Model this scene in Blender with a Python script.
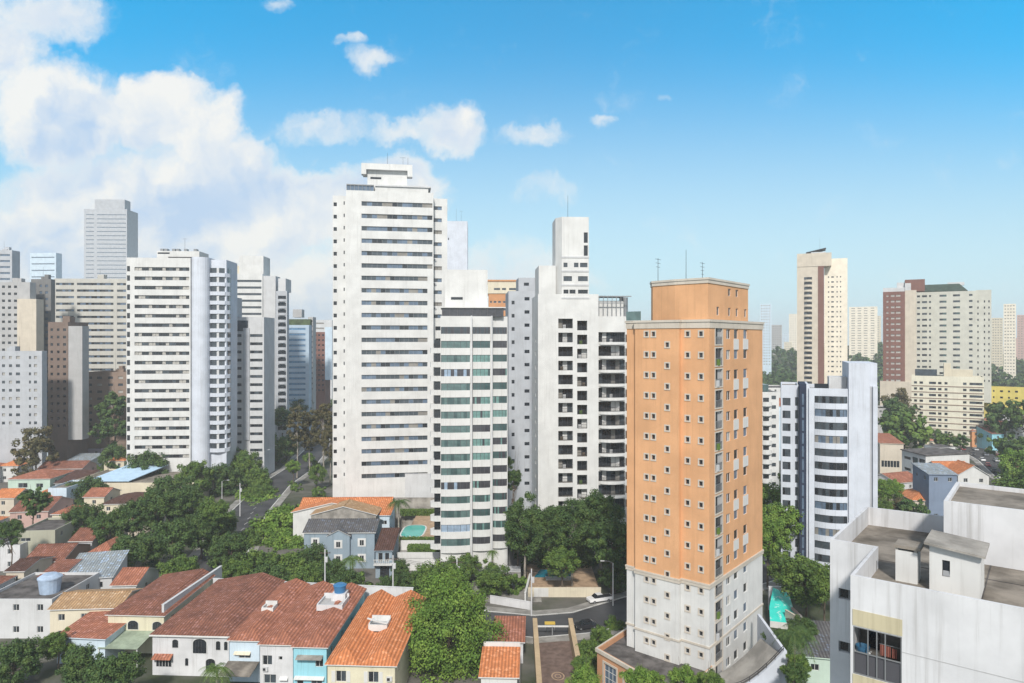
import bpy, math, random
from mathutils import Vector, Matrix
R = math.radians
rnd = random.Random(7)
sc = bpy.context.scene
for o in list(bpy.data.objects): bpy.data.objects.remove(o)
COL = sc.collection

# ---------------------------------------------------------------- camera, sky, sun, exposure
F, CU, CV, H = 683.0, 512.0, 340.0, 53.0
cam_d = bpy.data.cameras.new('camera'); cam = bpy.data.objects.new('camera', cam_d); COL.objects.link(cam)
cam.location = (0, 0, H); cam.rotation_euler = (R(90), 0, 0)
cam_d.sensor_width = 36; cam_d.lens = 36 * F / 1024; cam_d.shift_y = -1.5 / 1024
cam_d.clip_start = .5; cam_d.clip_end = 20000
sc.camera = cam
sc.view_settings.view_transform = 'Standard'; sc.view_settings.look = 'None'
sc.view_settings.exposure = 0.72; sc.view_settings.gamma = 1; sc.view_settings.use_curve_mapping = False
sc.cycles.use_denoising = True
sc.cycles.max_bounces = 5; sc.cycles.diffuse_bounces = 3; sc.cycles.volume_bounces = 1
sc.cycles.transparent_max_bounces = 8

SUN_AZ, SUN_EL = R(182), R(40)
sl = bpy.data.lights.new('sun', 'SUN'); sun = bpy.data.objects.new('sun', sl); COL.objects.link(sun)
sl.energy = 2.55; sl.angle = R(5); sl.color = (1.0, .945, .87)
sd = Vector((math.sin(SUN_AZ) * math.cos(SUN_EL), math.cos(SUN_AZ) * math.cos(SUN_EL), math.sin(SUN_EL)))
sun.rotation_euler = sd.to_track_quat('Z', 'Y').to_euler(); sun.location = (0, 0, 300)

w = bpy.data.worlds.new('World'); sc.world = w; w.use_nodes = True
nt = w.node_tree; nt.nodes.clear()

class NT:
    def __init__(s, t): s.t = t
    def n(s, kind, **kw):
        x = s.t.nodes.new(kind)
        for k, v in kw.items(): setattr(x, k, v)
        return x
    def put(s, sock, v):
        if hasattr(v, 'is_linked') or hasattr(v, 'links'): s.t.links.new(v, sock)
        else: sock.default_value = v
    def m(s, op, a, b=0.0, c=None, clamp=False):
        x = s.n('ShaderNodeMath', operation=op, use_clamp=clamp); s.put(x.inputs[0], a); s.put(x.inputs[1], b)
        if c is not None: s.put(x.inputs[2], c)
        return x.outputs[0]
    def v(s, op, a, b=(0, 0, 0), out=0):
        x = s.n('ShaderNodeVectorMath', operation=op); s.put(x.inputs[0], a); s.put(x.inputs[1], b)
        return x.outputs[out]
    def noise(s, vec, scale, detail=4, rough=.55, out=0):
        x = s.n('ShaderNodeTexNoise'); s.put(x.inputs['Vector'], vec); x.inputs['Scale'].default_value = scale
        x.inputs['Detail'].default_value = detail; x.inputs['Roughness'].default_value = rough
        return x.outputs[out]
    def ramp(s, fac, lo, hi, a=0.0, b=1.0, smooth=True):
        x = s.n('ShaderNodeMapRange', interpolation_type='SMOOTHSTEP' if smooth else 'LINEAR')
        s.put(x.inputs[0], fac); x.inputs[1].default_value = lo; x.inputs[2].default_value = hi
        x.inputs[3].default_value = a; x.inputs[4].default_value = b
        return x.outputs[0]
    def mix(s, fac, a, b, blend='MIX'):
        x = s.n('ShaderNodeMix', data_type='RGBA', blend_type=blend); s.put(x.inputs[0], fac)
        s.put(x.inputs[6], a); s.put(x.inputs[7], b); return x.outputs[2]

g = NT(nt)
tc = g.n('ShaderNodeTexCoord').outputs['Generated']
sky = g.n('ShaderNodeTexSky', sky_type='NISHITA', sun_disc=False, sun_elevation=SUN_EL, sun_rotation=SUN_AZ,
          altitude=700, air_density=1.0, dust_density=1.2, ozone_density=2.5)
hs = g.n('ShaderNodeHueSaturation'); g.put(hs.inputs['Color'], sky.outputs[0])
hs.inputs['Saturation'].default_value = 1.1; hs.inputs['Hue'].default_value = 0.49; hs.inputs['Value'].default_value = 1.0
sp = g.n('ShaderNodeSeparateXYZ'); g.put(sp.inputs[0], tc)
# direction of view, as a bearing and a height on a cylinder round the place
yy = g.m('MAXIMUM', g.m('ABSOLUTE', sp.outputs[1]), .08)
a_ = g.m('DIVIDE', sp.outputs[0], yy); b_ = g.m('DIVIDE', sp.outputs[2], yy)
cb = g.n('ShaderNodeCombineXYZ'); g.put(cb.inputs[0], a_); g.put(cb.inputs[1], b_)
nz1 = g.noise(cb.outputs[0], 3.2, 6, .55, 1); nz2 = g.noise(cb.outputs[0], 15, 7, .62, 1)
wob = g.v('ADD', g.v('MULTIPLY', g.v('SUBTRACT', nz1, (.5, .5, .5)), (.13, .10, 0)),
          g.v('MULTIPLY', g.v('SUBTRACT', nz2, (.5, .5, .5)), (.085, .075, 0)))
pw = g.v('ADD', cb.outputs[0], wob)
def px(u, v): return ((u - CU) / F, (CV - v) / F)
BL = [(150, 235, 215, 115, 1.0), (60, 118, 105, 62, 1.0), (150, 112, 66, 44, 1.0), (205, 135, 52, 46, 1.0), (245, 172, 50, 44, .95), (285, 200, 46, 42, .95), (330, 205, 60, 44, .95), (395, 195, 62, 42, .85), (60, 25, 75, 40, .55), (5, 60, 60, 60, .6),
      (330, 290, 150, 70, .8), (500, 275, 110, 50, .45), (330, 135, 84, 20, .44), (448, 132, 44, 28, .64), (400, 138, 60, 14, .38), (535, 140, 52, 15, .42), (368, 62, 30, 18, .42), (348, 46, 20, 11, .4), (550, 188, 46, 17, .36), (606, 121, 22, 10, .38), (665, 100, 14, 8, .25), (262, 8, 26, 14, .42)]
def density(vec):
    acc = None
    for (u, v, rx, ry, k) in BL:
        c = px(u, v)
        q = g.v('MULTIPLY', g.v('SUBTRACT', vec, (c[0], c[1], 0)), (F / rx, F / ry, 0))
        l = g.v('LENGTH', q, out=1)
        e = g.m('MULTIPLY', g.m('SUBTRACT', 1.0, g.m('MULTIPLY', l, l), clamp=True), k)
        acc = e if acc is None else g.m('MAXIMUM', acc, e)
    return acc
dens = density(pw)
fine = g.noise(pw, 9, 8, .62)
cov = g.ramp(g.m('ADD', dens, g.m('MULTIPLY', g.m('SUBTRACT', fine, .5), 1.15)), .06, .62)
# only the half of the sky ahead has these clouds
ahead = g.ramp(sp.outputs[1], .05, .2); cov = g.m('MULTIPLY', cov, ahead)
lump = g.noise(g.v('ADD', pw, (-.018, .03, 0)), 6, 5, .5); lump0 = g.noise(pw, 6, 5, .5)
rel = g.m('MULTIPLY', g.m('SUBTRACT', lump0, lump), 4.6)
low = g.ramp(b_, .12, .42)
thick = g.ramp(dens, .22, .85)
lit = g.m('ADD', g.m('ADD', .40, rel), g.m('MULTIPLY', g.m('SUBTRACT', g.noise(cb.outputs[0], 4.3, 3, .5), .42), 2.2))
lit = g.m('MAXIMUM', g.m('MINIMUM', lit, 1.0), 0.0)
lit = g.m('MAXIMUM', lit, g.m('SUBTRACT', 1.0, thick))
CLB = 7.3
ccol = g.mix(lit, (.52 * CLB, .68 * CLB, .90 * CLB, 1), (1.0 * CLB, .98 * CLB, .93 * CLB, 1))
# pale milky air close to the horizon
hzn = g.ramp(b_, .0, .46, 1.0, 0.0)
side = g.m('ADD', .78, g.m('MULTIPLY', g.m('ABSOLUTE', g.m('SUBTRACT', a_, .05)), .36))
up = g.m('MULTIPLY', g.m('MULTIPLY', g.ramp(b_, .10, .55), g.ramp(b_, .65, 1.2, 1, 0)), g.ramp(sp.outputs[1], .05, .2))  # blue tint held to the sky ahead, keeping the ambient light neutral
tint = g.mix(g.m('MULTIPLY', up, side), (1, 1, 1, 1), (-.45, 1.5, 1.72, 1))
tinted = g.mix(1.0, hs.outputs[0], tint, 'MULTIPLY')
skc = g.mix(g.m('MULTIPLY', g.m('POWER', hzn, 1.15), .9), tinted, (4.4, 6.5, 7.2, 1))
back = g.m('MULTIPLY', g.ramp(sp.outputs[1], -.1, .25, 1, 0), .6)  # pale fill added to the unseen sky behind and overhead, for brighter ambient light
sky_fill = g.mix(g.m('MAXIMUM', back, g.ramp(b_, .8, 2.0, 0, .45)), skc, (6.2, 6.2, 6.1, 1))
fin = g.mix(g.m('MULTIPLY', cov, .93), sky_fill, ccol)
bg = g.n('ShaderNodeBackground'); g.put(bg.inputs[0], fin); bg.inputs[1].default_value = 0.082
out = g.n('ShaderNodeOutputWorld'); nt.links.new(bg.outputs[0], out.inputs[0])

# ---------------------------------------------------------------- materials
MATS = {}
def mat(name, color, rough=.85, spec=.3, metal=0.0, var=.12, scale=.6, streak=0.0, fn=None, bump=0.0):
    if name in MATS: return MATS[name]
    m = bpy.data.materials.new(name); m.use_nodes = True; MATS[name] = m
    k = NT(m.node_tree); b = m.node_tree.nodes['Principled BSDF']
    b.inputs['Roughness'].default_value = rough; b.inputs['Specular IOR Level'].default_value = spec; b.inputs['Metallic'].default_value = metal
    oc = k.n('ShaderNodeTexCoord').outputs['Object']
    c = (*color, 1)
    if var:
        n = k.noise(oc, scale, 5, .6); f = k.ramp(n, .3, .7, 1 - var, 1 + var * .5)
        col = k.v('MULTIPLY', color, f)
    else: col = c
    if streak:
        st = k.noise(k.v('MULTIPLY', oc, (1.3, 1.3, .07)), 1.0, 4, .6)
        st2 = k.noise(k.v('MULTIPLY', oc, (5.5, 5.5, .16)), 1.0, 3, .7); st = k.m('ADD', k.m('MULTIPLY', st, .55), k.m('MULTIPLY', st2, .45))
        col = k.mix(k.ramp(st, .49, .70, 0, streak), col, (color[0] * .45, color[1] * .43, color[2] * .40, 1))
    if fn: col = fn(k, oc, col, b)
    k.put(b.inputs['Base Color'], col)
    if bump:
        bp = k.n('ShaderNodeBump'); bp.inputs['Strength'].default_value = bump; k.put(bp.inputs['Height'], k.noise(oc, 6, 4)); k.put(b.inputs['Normal'], bp.outputs[0])
    return m
def wall(name, color, streak=.3, var=.1): return mat(name, color, .9, .2, var=var, scale=.25, streak=streak)
WHITE = wall('white_render', (.63, .635, .625)); WHITE2 = wall('white_render_cool', (.58, .62, .69)); WORN = wall('white_render_worn', (.62, .625, .64), .5, .15)
CREAM = wall('cream_render', (.66, .60, .47)); GREY = wall('grey_render', (.42, .42, .42)); LGREY = wall('light_grey_render', (.56, .57, .58))
BROWN = wall('brown_render', (.28, .21, .17)); BRICKR = wall('red_brown_tiling', (.21, .11, .09)); BLUEG = wall('blue_grey_render', (.27, .34, .40), .5)
BEIGE = wall('beige_render', (.58, .52, .43)); YELLOW = wall('yellow_render', (.62, .52, .15)); PYEL = wall('pale_yellow_render', (.66, .62, .47), .4)
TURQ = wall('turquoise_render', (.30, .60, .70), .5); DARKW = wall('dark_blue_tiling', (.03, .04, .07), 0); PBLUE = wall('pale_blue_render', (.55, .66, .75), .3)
PINK = wall('pink_render', (.55, .38, .34)); GREENW = wall('pale_green_render', (.50, .62, .54)); LILAC = wall('lilac_render', (.40, .36, .46))
def brick_fn(k, oc, col, b):
    st = k.noise(oc, 14, 2, .5); return k.mix(k.ramp(st, .4, .75, 0, .4), col, (.52, .25, .11, 1))
BRICK = mat('orange_brick_tiling', (.68, .385, .205), .8, .2, var=.14, scale=.15, streak=.3, fn=brick_fn)
STONE = wall('cream_stone_trim', (.56, .51, .44), .3)
CONC = mat('concrete', (.34, .32, .29), .95, .1, var=.45, scale=.35, streak=.3)
ROOFC = mat('concrete_roof', (.235, .21, .18), .97, .1, var=.5, scale=.5)
DROOF = mat('dark_roofing', (.13, .12, .115), .95, .1, var=.5, scale=.5)
ASPH = mat('asphalt', (.075, .076, .08), .95, .15, var=.35, scale=.12)
PAVE = mat('pavement', (.30, .29, .27), .95, .1, var=.35, scale=.3)
KERB = mat('kerb_white', (.62, .62, .60), .9, .2, var=.2)
METAL = mat('grey_metal', (.25, .26, .27), .5, .5, .4, var=.1)
DMETAL = mat('dark_metal', (.03, .03, .035), .5, .4, .2, var=0)
RAILM = mat('white_metal', (.6, .6, .6), .5, .4, .0, var=0)
FRAME = mat('window_frame_white', (.60, .60, .58), .6, .4, var=0)
FRAMED = mat('window_frame_dark', (.07, .07, .08), .5, .4, var=0)
def glass(name, c, r=.12): return mat(name, c, r, .8, 0, var=.25, scale=.7)
GL = [glass('glass_dark', (.022, .026, .032)), glass('glass_grey', (.06, .075, .09)), glass('glass_blue', (.12, .17, .24)), mat('window_curtain', (.42, .41, .38), .8, .3, var=.3, scale=2), mat('window_blind', (.25, .24, .22), .8, .3, var=.2)]
GLG = [glass('glass_green', (.11, .18, .175)), glass('glass_deep_green', (.06, .11, .11)), glass('glass_pale_green', (.16, .30, .28), .25), glass('glass_smoke', (.06, .06, .07)), glass('glass_pale_blue', (.30, .40, .52), .3)]
GLB = [glass('glass_sky_blue', (.16, .30, .48)), glass('glass_sky_pale', (.28, .42, .58))]
def tiles(name, color, axis, worn=.4, moss=(.08, .075, .05), pitch=.5):
    def fn(k, oc, col, b):
        s = k.n('ShaderNodeSeparateXYZ'); k.put(s.inputs[0], oc)
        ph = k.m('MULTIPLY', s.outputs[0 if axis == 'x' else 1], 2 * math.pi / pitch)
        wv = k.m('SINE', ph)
        n = k.noise(oc, .45, 6, .65); n2 = k.noise(oc, 5.0, 3, .6)
        col = k.mix(k.ramp(n, .40, .72, 0, worn), col, (color[0] * .28, color[1] * .34, color[2] * .42, 1))
        col = k.mix(k.ramp(n2, .35, .7, 0, .5), col, (color[0] * .55, color[1] * .6, color[2] * .7, 1))
        col = k.mix(k.ramp(k.noise(k.v('ADD', oc, (9, 4, 2)), .9, 5, .7), .58, .75, 0, worn), col, (*moss, 1))
        vo = k.n('ShaderNodeTexVoronoi'); k.put(vo.inputs['Vector'], k.v('MULTIPLY', oc, (2.0, 2.6, 1))); vo.inputs['Scale'].default_value = 1.0; vs_ = k.n('ShaderNodeSeparateXYZ'); k.put(vs_.inputs[0], vo.outputs['Color'])
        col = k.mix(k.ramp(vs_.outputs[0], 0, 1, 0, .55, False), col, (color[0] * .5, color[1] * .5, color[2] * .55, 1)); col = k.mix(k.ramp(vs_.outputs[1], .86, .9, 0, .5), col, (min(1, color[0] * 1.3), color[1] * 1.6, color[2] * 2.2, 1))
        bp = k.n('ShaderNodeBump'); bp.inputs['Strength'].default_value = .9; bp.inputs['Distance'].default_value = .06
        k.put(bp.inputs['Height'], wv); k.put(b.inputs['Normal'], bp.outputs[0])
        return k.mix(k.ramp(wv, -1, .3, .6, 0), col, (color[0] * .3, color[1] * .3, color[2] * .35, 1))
    return mat(name + '_' + axis, color, .9, .15, var=.15, fn=fn)
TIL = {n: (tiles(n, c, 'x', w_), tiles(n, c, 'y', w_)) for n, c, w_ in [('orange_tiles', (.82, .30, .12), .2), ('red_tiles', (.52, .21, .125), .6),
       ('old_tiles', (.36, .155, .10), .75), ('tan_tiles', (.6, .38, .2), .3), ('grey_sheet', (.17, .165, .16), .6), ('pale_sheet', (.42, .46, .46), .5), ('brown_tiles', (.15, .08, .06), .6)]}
def leafmat(name, c, dark, warm):
    def fn(k, oc, col, b):
        rp = k.n('ShaderNodeNewGeometry').outputs['Random Per Island']
        n = k.noise(oc, 2.6, 3, .5); n2 = k.noise(oc, 1.1, 2, .5)
        col = k.mix(k.m('MULTIPLY', rp, k.ramp(n2, .3, .6, .45, 1.0)), (*dark, 1), (*c, 1)); return k.mix(k.ramp(n, .45, .68, 0, .75), col, (*warm, 1))
    m = mat(name, c, .7, .25, var=0, fn=fn)
    return m
LEAF = {'mid': leafmat('foliage_mid', (.12, .20, .04), (.04, .08, .018), (.15, .22, .04)), 'bright': leafmat('foliage_bright', (.165, .28, .04), (.055, .115, .018), (.21, .30, .055)),
        'dark': leafmat('foliage_dark', (.085, .15, .04), (.028, .06, .018), (.10, .15, .035)), 'brown': leafmat('foliage_brownish', (.13, .12, .05), (.05, .05, .02), (.17, .13, .06)),
        'hedge': leafmat('foliage_hedge', (.11, .2, .03), (.05, .09, .02), (.14, .2, .04))}
BARK = mat('bark', (.14, .11, .085), .95, .1, var=.4, scale=3); BARKP = mat('pale_bark', (.32, .29, .25), .95, .1, var=.4, scale=3)

# ---------------------------------------------------------------- mesh helpers
class MB:
    def __init__(s): s.v = []; s.f = []; s.m = []; s.mats = []
    def mi(s, m):
        if m not in s.mats: s.mats.append(m)
        return s.mats.index(m)
    def poly(s, pts, m):
        i = len(s.v); s.v += [tuple(p) for p in pts]; s.f.append(tuple(range(i, i + len(pts)))); s.m.append(s.mi(m))
    def box(s, x0, x1, y0, y1, z0, z1, m, top=None):
        i = len(s.v)
        s.v += [(x0, y0, z0), (x1, y0, z0), (x1, y1, z0), (x0, y1, z0), (x0, y0, z1), (x1, y0, z1), (x1, y1, z1), (x0, y1, z1)]
        s.f += [(i, i + 3, i + 2, i + 1), (i + 4, i + 5, i + 6, i + 7), (i, i + 1, i + 5, i + 4), (i + 1, i + 2, i + 6, i + 5), (i + 2, i + 3, i + 7, i + 6), (i + 3, i, i + 4, i + 7)]
        k = s.mi(m); t = s.mi(top) if top else k; s.m += [k, t, k, k, k, k]
    def prism(s, pts, z0, z1, m, top=None):          # pts counter-clockwise
        n = len(pts); i = len(s.v); s.v += [(p[0], p[1], z0) for p in pts] + [(p[0], p[1], z1) for p in pts]
        k = s.mi(m)
        for j in range(n): s.f.append((i + j, i + (j + 1) % n, i + n + (j + 1) % n, i + n + j)); s.m.append(k)
        s.f.append(tuple(i + n + j for j in range(n))); s.m.append(s.mi(top or m)); s.f.append(tuple(i + n - 1 - j for j in range(n))); s.m.append(k)
    def tube(s, pts, radii, m, n=7):
        i0 = len(s.v); k = s.mi(m)
        for j, p in enumerate(pts):
            p = Vector(p); d = (Vector(pts[min(j + 1, len(pts) - 1)]) - Vector(pts[max(j - 1, 0)])).normalized()
            a = d.orthogonal().normalized(); b = d.cross(a)
            for q in range(n):
                t = 2 * math.pi * q / n; s.v.append(tuple(p + (a * math.cos(t) + b * math.sin(t)) * radii[j]))
        for j in range(len(pts) - 1):
            for q in range(n):
                a = i0 + j * n + q; b = i0 + j * n + (q + 1) % n; s.f.append((a, b, b + n, a + n)); s.m.append(k)
        s.f.append(tuple(i0 + (len(pts) - 1) * n + q for q in range(n))); s.m.append(k)
        s.f.append(tuple(i0 + n - 1 - q for q in range(n))); s.m.append(k)
    def add(s, o, M):
        i = len(s.v); mp = [s.mi(m) for m in o.mats]
        s.v += [tuple(M @ Vector(p)) for p in o.v]; s.f += [tuple(i + q for q in f) for f in o.f]; s.m += [mp[q] for q in o.m]
    def slab(s, pts, t, m, side=None):               # planar polygon, counter-clockwise from above, thickened downward
        n = len(pts); i = len(s.v); s.v += [tuple(p) for p in pts] + [(p[0], p[1], p[2] - t) for p in pts]
        k = s.mi(m); k2 = s.mi(side or m); s.f.append(tuple(range(i, i + n))); s.m.append(k); s.f.append(tuple(i + 2 * n - 1 - j for j in range(n))); s.m.append(k2)
        for j in range(n): s.f.append((i + j, i + n + j, i + n + (j + 1) % n, i + (j + 1) % n)); s.m.append(k2)
    def mesh(s, name):
        me = bpy.data.meshes.new(name); me.from_pydata(s.v, [], s.f)
        for m in s.mats: me.materials.append(m)
        me.polygons.foreach_set('material_index', s.m); me.update(); return me

def link(name, data, parent=None, loc=(0, 0, 0), rz=0.0, kind=None):
    o = bpy.data.objects.new(name, data); COL.objects.link(o); o.location = loc; o.rotation_euler = (0, 0, rz)
    if parent: o.parent = parent
    if kind: o['kind'] = kind
    return o
def tag(o, label, cat, group=None):
    o['label'] = label; o['category'] = cat
    if group: o['group'] = group
    return o
def struct(name, mb): return link(name, mb.mesh(name), kind='structure')
def P(u, v, d): return Vector(((u - CU) / F * d, d, H - (v - CV) / F * d))
def Z(v, d): return H - (v - CV) / F * d
def GD(v): return H * F / (v - CV)

CAP = 98
class Thing:
    def __init__(s, name, label, cat, x, y, z=0.0, ang=0.0, group=None):
        s.e = bpy.data.objects.new(name, None); COL.objects.link(s.e); s.e.location = (x, y, z); s.e.rotation_euler = (0, 0, ang); s.e.empty_display_size = .5
        tag(s.e, label, cat, group); s.M = Matrix.Translation((x, y, z)) @ Matrix.Rotation(ang, 4, 'Z'); s.q = {}; s.x, s.y, s.z, s.a = x, y, z, ang; s.w = MB(); s.flat = False
    def part(s, name, mb, parent=None, kind=None): return link(name, mb.mesh(name), parent or s.e, kind=kind)
    def inst(s, name, key, fn, x, y, z, ang=0.0): s.q.setdefault(name, []).append((key, fn, (x, y, z), ang))
    def pxy(s, x, y): p = s.M @ Vector((x, y, 0)); return p
    def done(s):
        cpos = Vector((0, 0, H))
        for name, L in s.q.items():
            if s.flat:
                for key, fn, loc, ang in L: s.w.add(geo(key, fn), Matrix.Translation(loc) @ Matrix.Rotation(ang, 4, 'Z'))
                continue
            rest = []
            if len(L) > CAP:
                def sc_(it):
                    p = s.M @ Vector(it[2]); n = s.M.to_3x3() @ Vector((math.sin(it[3]), -math.cos(it[3]), 0)); t = cpos - p
                    fr = abs(p.x / max(p.y, 1)) < .76 and (H - p.z) / max(p.y, 1) < .51
                    return -(n.dot(t) / t.length ** 3) * (1 if fr else .01) + (1 if n.dot(t) < 0 else 0)
                L = sorted(L, key=sc_); rest = L[CAP:]; L = L[:CAP]
            for key, fn, loc, ang in L: link(name, medata(name, key, fn), s.e, loc, ang)
            if rest:
                mb = MB()
                for key, fn, loc, ang in rest: mb.add(geo(key, fn), Matrix.Translation(loc) @ Matrix.Rotation(ang, 4, 'Z'))
                s.part(name, mb, kind='stuff')
        if s.w.f: s.part('wall', s.w)
        return s
GEO = {}; MED = {}
def geo(key, fn):
    if key not in GEO: GEO[key] = fn()
    return GEO[key]
def medata(name, key, fn):
    if key not in MED: MED[key] = geo(key, fn).mesh(name)
    return MED[key]

# ---- window kinds: local x along the wall, y into the wall, z up, (0,0,0) = lower corner of the opening
def w_plain(w_, h_, n, g1, fr, r=.18, blind=0, sill=True, rows=1):
    def f():
        b = MB(); t = .06 if w_ < 3 else .07
        b.box(0, w_, r, r + .06, 0, t, fr); b.box(0, w_, r, r + .06, h_ - t, h_, fr); b.box(0, t, r, r + .06, t, h_ - t, fr); b.box(w_ - t, w_, r, r + .06, t, h_ - t, fr)
        rr = random.Random(hash((round(w_, 2), n, blind)) & 1023)
        xs = [t + (w_ - 2 * t) * i / n for i in range(n + 1)]
        for i in range(n):
            gm = g1[(i * 7 + blind * 3 + rr.randrange(2)) % len(g1)] if blind else g1[0]
            b.poly([(xs[i], r + .04, t), (xs[i + 1], r + .04, t), (xs[i + 1], r + .04, h_ - t), (xs[i], r + .04, h_ - t)], gm)
            if i: b.box(xs[i] - .03, xs[i] + .03, r - .01, r + .05, t, h_ - t, fr)
        for j in range(1, rows): b.box(t, w_ - t, r - .012, r + .03, h_ * j / rows - .03, h_ * j / rows + .03, fr)
        return b
    return f
def w_key(*a): return tuple(round(x, 2) if isinstance(x, float) else (x.name if hasattr(x, 'name') else x) for x in a)

class Face:
    """one wall of a thing, from local (x0,y0) to (x1,y1), outside on the right hand"""
    def __init__(s, T, x0, y0, x1, y1):
        s.T = T; s.o = (x0, y0); L = math.hypot(x1 - x0, y1 - y0); s.L = L; s.d = ((x1 - x0) / L, (y1 - y0) / L); s.ang = math.atan2(s.d[1], s.d[0])
        s.wo = T.M @ Vector((x0, y0, 0)); s.wd = T.M.to_3x3() @ Vector((s.d[0], s.d[1], 0)); s.h = []
    def s_(s, u):
        k = (u - CU) / F; return (k * s.wo.y - s.wo.x) / (s.wd.x - k * s.wd.y)
    def dist(s, t): return s.wo.y + s.wd.y * t
    def hole(s, s0, s1, z0, z1, rev=.2, rm=None): s.h.append((s0, s1, z0, z1, rev, rm))
    def put(s, name, key, fn, t, z, off=0.0):        # off: distance in front of the wall
        s.T.inst(name, key, fn, s.o[0] + s.d[0] * t + s.d[1] * off, s.o[1] + s.d[1] * t - s.d[0] * off, z, s.ang)
    def win(s, s0, s1, z0, z1, n=1, gl=None, fr=None, var=0, name='window', rev=.18, rows=1):
        if s0 < .02 or s1 > s.L - .02 or s1 - s0 < .1: s0 = max(s0, .05); s1 = min(s1, s.L - .05)
        if s1 - s0 < .1: return
        gl = gl or GL[:1]; fr = fr or FRAME; wd, hg = round(s1 - s0, 2), round(z1 - z0, 2)
        s.hole(s0, s0 + wd, z0, z0 + hg, rev)
        s.put(name, w_key('w', wd, hg, n, tuple(m.name for m in gl), fr, var, rev, rows), w_plain(wd, hg, n, gl, fr, rev - .04, var, rows=rows), s0, z0)
    def build(s, z0, z1, m, mb=None):
        mb = mb or s.T.w; h = [q for q in s.h if q[2] >= z0 - 1e-6 and q[3] <= z1 + 1e-6]
        S = sorted({0.0, s.L} | {q[0] for q in h} | {q[1] for q in h}); ZZ = sorted({z0, z1} | {q[2] for q in h} | {q[3] for q in h})
        dx, dy = s.d; ox, oy = s.o
        def p(t, z, i=0.0): return (ox + dx * t - dy * i, oy + dy * t + dx * i, z)
        rows = {}
        for j in range(len(ZZ) - 1):
            zc = (ZZ[j] + ZZ[j + 1]) / 2; cut = [q for q in h if q[2] < zc < q[3]]; st = None
            segs = []
            for i in range(len(S) - 1):
                c = (S[i] + S[i + 1]) / 2; hole = any(q[0] < c < q[1] for q in cut)
                if not hole and st is None: st = S[i]
                if hole and st is not None: segs.append((st, S[i])); st = None
            if st is not None: segs.append((st, S[-1]))
            for a, b in segs: mb.poly([p(a, ZZ[j]), p(b, ZZ[j]), p(b, ZZ[j + 1]), p(a, ZZ[j + 1])], m)
        for a, b, c, e, r, rm in h:
            if r <= 0: continue
            k = rm or m
            mb.poly([p(a, c), p(b, c), p(b, c, r), p(a, c, r)], k); mb.poly([p(a, e, r), p(b, e, r), p(b, e), p(a, e)], k)
            mb.poly([p(a, c), p(a, c, r), p(a, e, r), p(a, e)], k); mb.poly([p(b, c, r), p(b, c), p(b, e), p(b, e, r)], k)

def inset(pts, t):
    n = len(pts); out_ = []
    for i in range(n):
        a, b, c = Vector(pts[i - 1]), Vector(pts[i]), Vector(pts[(i + 1) % n])
        d1 = (b - a).normalized(); d2 = (c - b).normalized(); n1 = Vector((-d1.y, d1.x)); n2 = Vector((-d2.y, d2.x))
        k = n1 + n2; k = k / max(k.dot(n1), .2); out_.append(tuple(b + k * t))
    return out_
def crown_roof(mb, pts, z1, m, rm, par=1.0, t=.2):
    """parapet ring and roof deck over a footprint"""
    q = inset(pts, t); n = len(pts)
    for i in range(n):
        j = (i + 1) % n
        mb.poly([(*pts[i], z1), (*pts[j], z1), (*q[j], z1), (*q[i], z1)], m)
        mb.poly([(*q[i], z1), (*q[j], z1), (*q[j], z1 - par), (*q[i], z1 - par)], m)
    mb.poly([(*p_, z1 - par) for p_ in q], rm)
def shell(T, pts, z0, z1, m, roof=None, par=1.0, faces=None, mb=None):
    """all walls of a footprint (counter-clockwise); faces: {edge index: Face with its holes}"""
    faces = faces or {}; n = len(pts)
    for i in range(n):
        f = faces.get(i) or Face(T, *pts[i], *pts[(i + 1) % n]); f.build(z0, z1, m, mb)
    if roof: crown_roof(mb or T.w, pts, z1, m, roof, par)
def rect(x0, x1, y0, y1): return [(x0, y0), (x1, y0), (x1, y1), (x0, y1)]
def tower(name, label, u0, d0, ang, u1, cat='building', group=None):
    """front wall from column u0 at depth d0 to column u1; returns the thing and its width"""
    a = R(ang); x = (u0 - CU) / F * d0; T = Thing(name, label, cat, x, d0, 0, a, group); k = (u1 - CU) / F
    wd = (k * d0 - x) / (math.cos(a) - k * math.sin(a)); return T, wd
def antenna(mb, x, y, z, h, m=None, bars=3):
    m = m or DMETAL; mb.tube([(x, y, z), (x, y, z + h)], [.05, .03], m, 5)
    for i in range(bars): zz = z + h * (.95 - .13 * i); L = .9 - .15 * i; mb.box(x - L, x + L, y - .02, y + .02, zz, zz + .05, m)
def roof_bits(T, x0, x1, y0, y1, z, n=3, seed=1, h=2.6, m=None):
    r = random.Random(seed); m = m or WHITE
    for i in range(n):
        mb = MB()
        w1, d1 = r.uniform(1.5, 4), r.uniform(1.5, 3); x = r.uniform(x0, max(x0 + .1, x1 - w1)); y = r.uniform(y0, max(y0 + .1, y1 - d1)); mb.box(x, x + w1, y, y + d1, z + i * .01, z + r.uniform(.5, 1) * h, m); T.part('roof_plant_room', mb)
    ant(T, (x0 + x1) / 2, (y0 + y1) / 2, z, h * 1.8)

def ant(T, x, y, z, h, bars=0, m=None):
    b = MB(); antenna(b, x, y, z, h, m, bars); return T.part('antenna', b)

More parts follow.
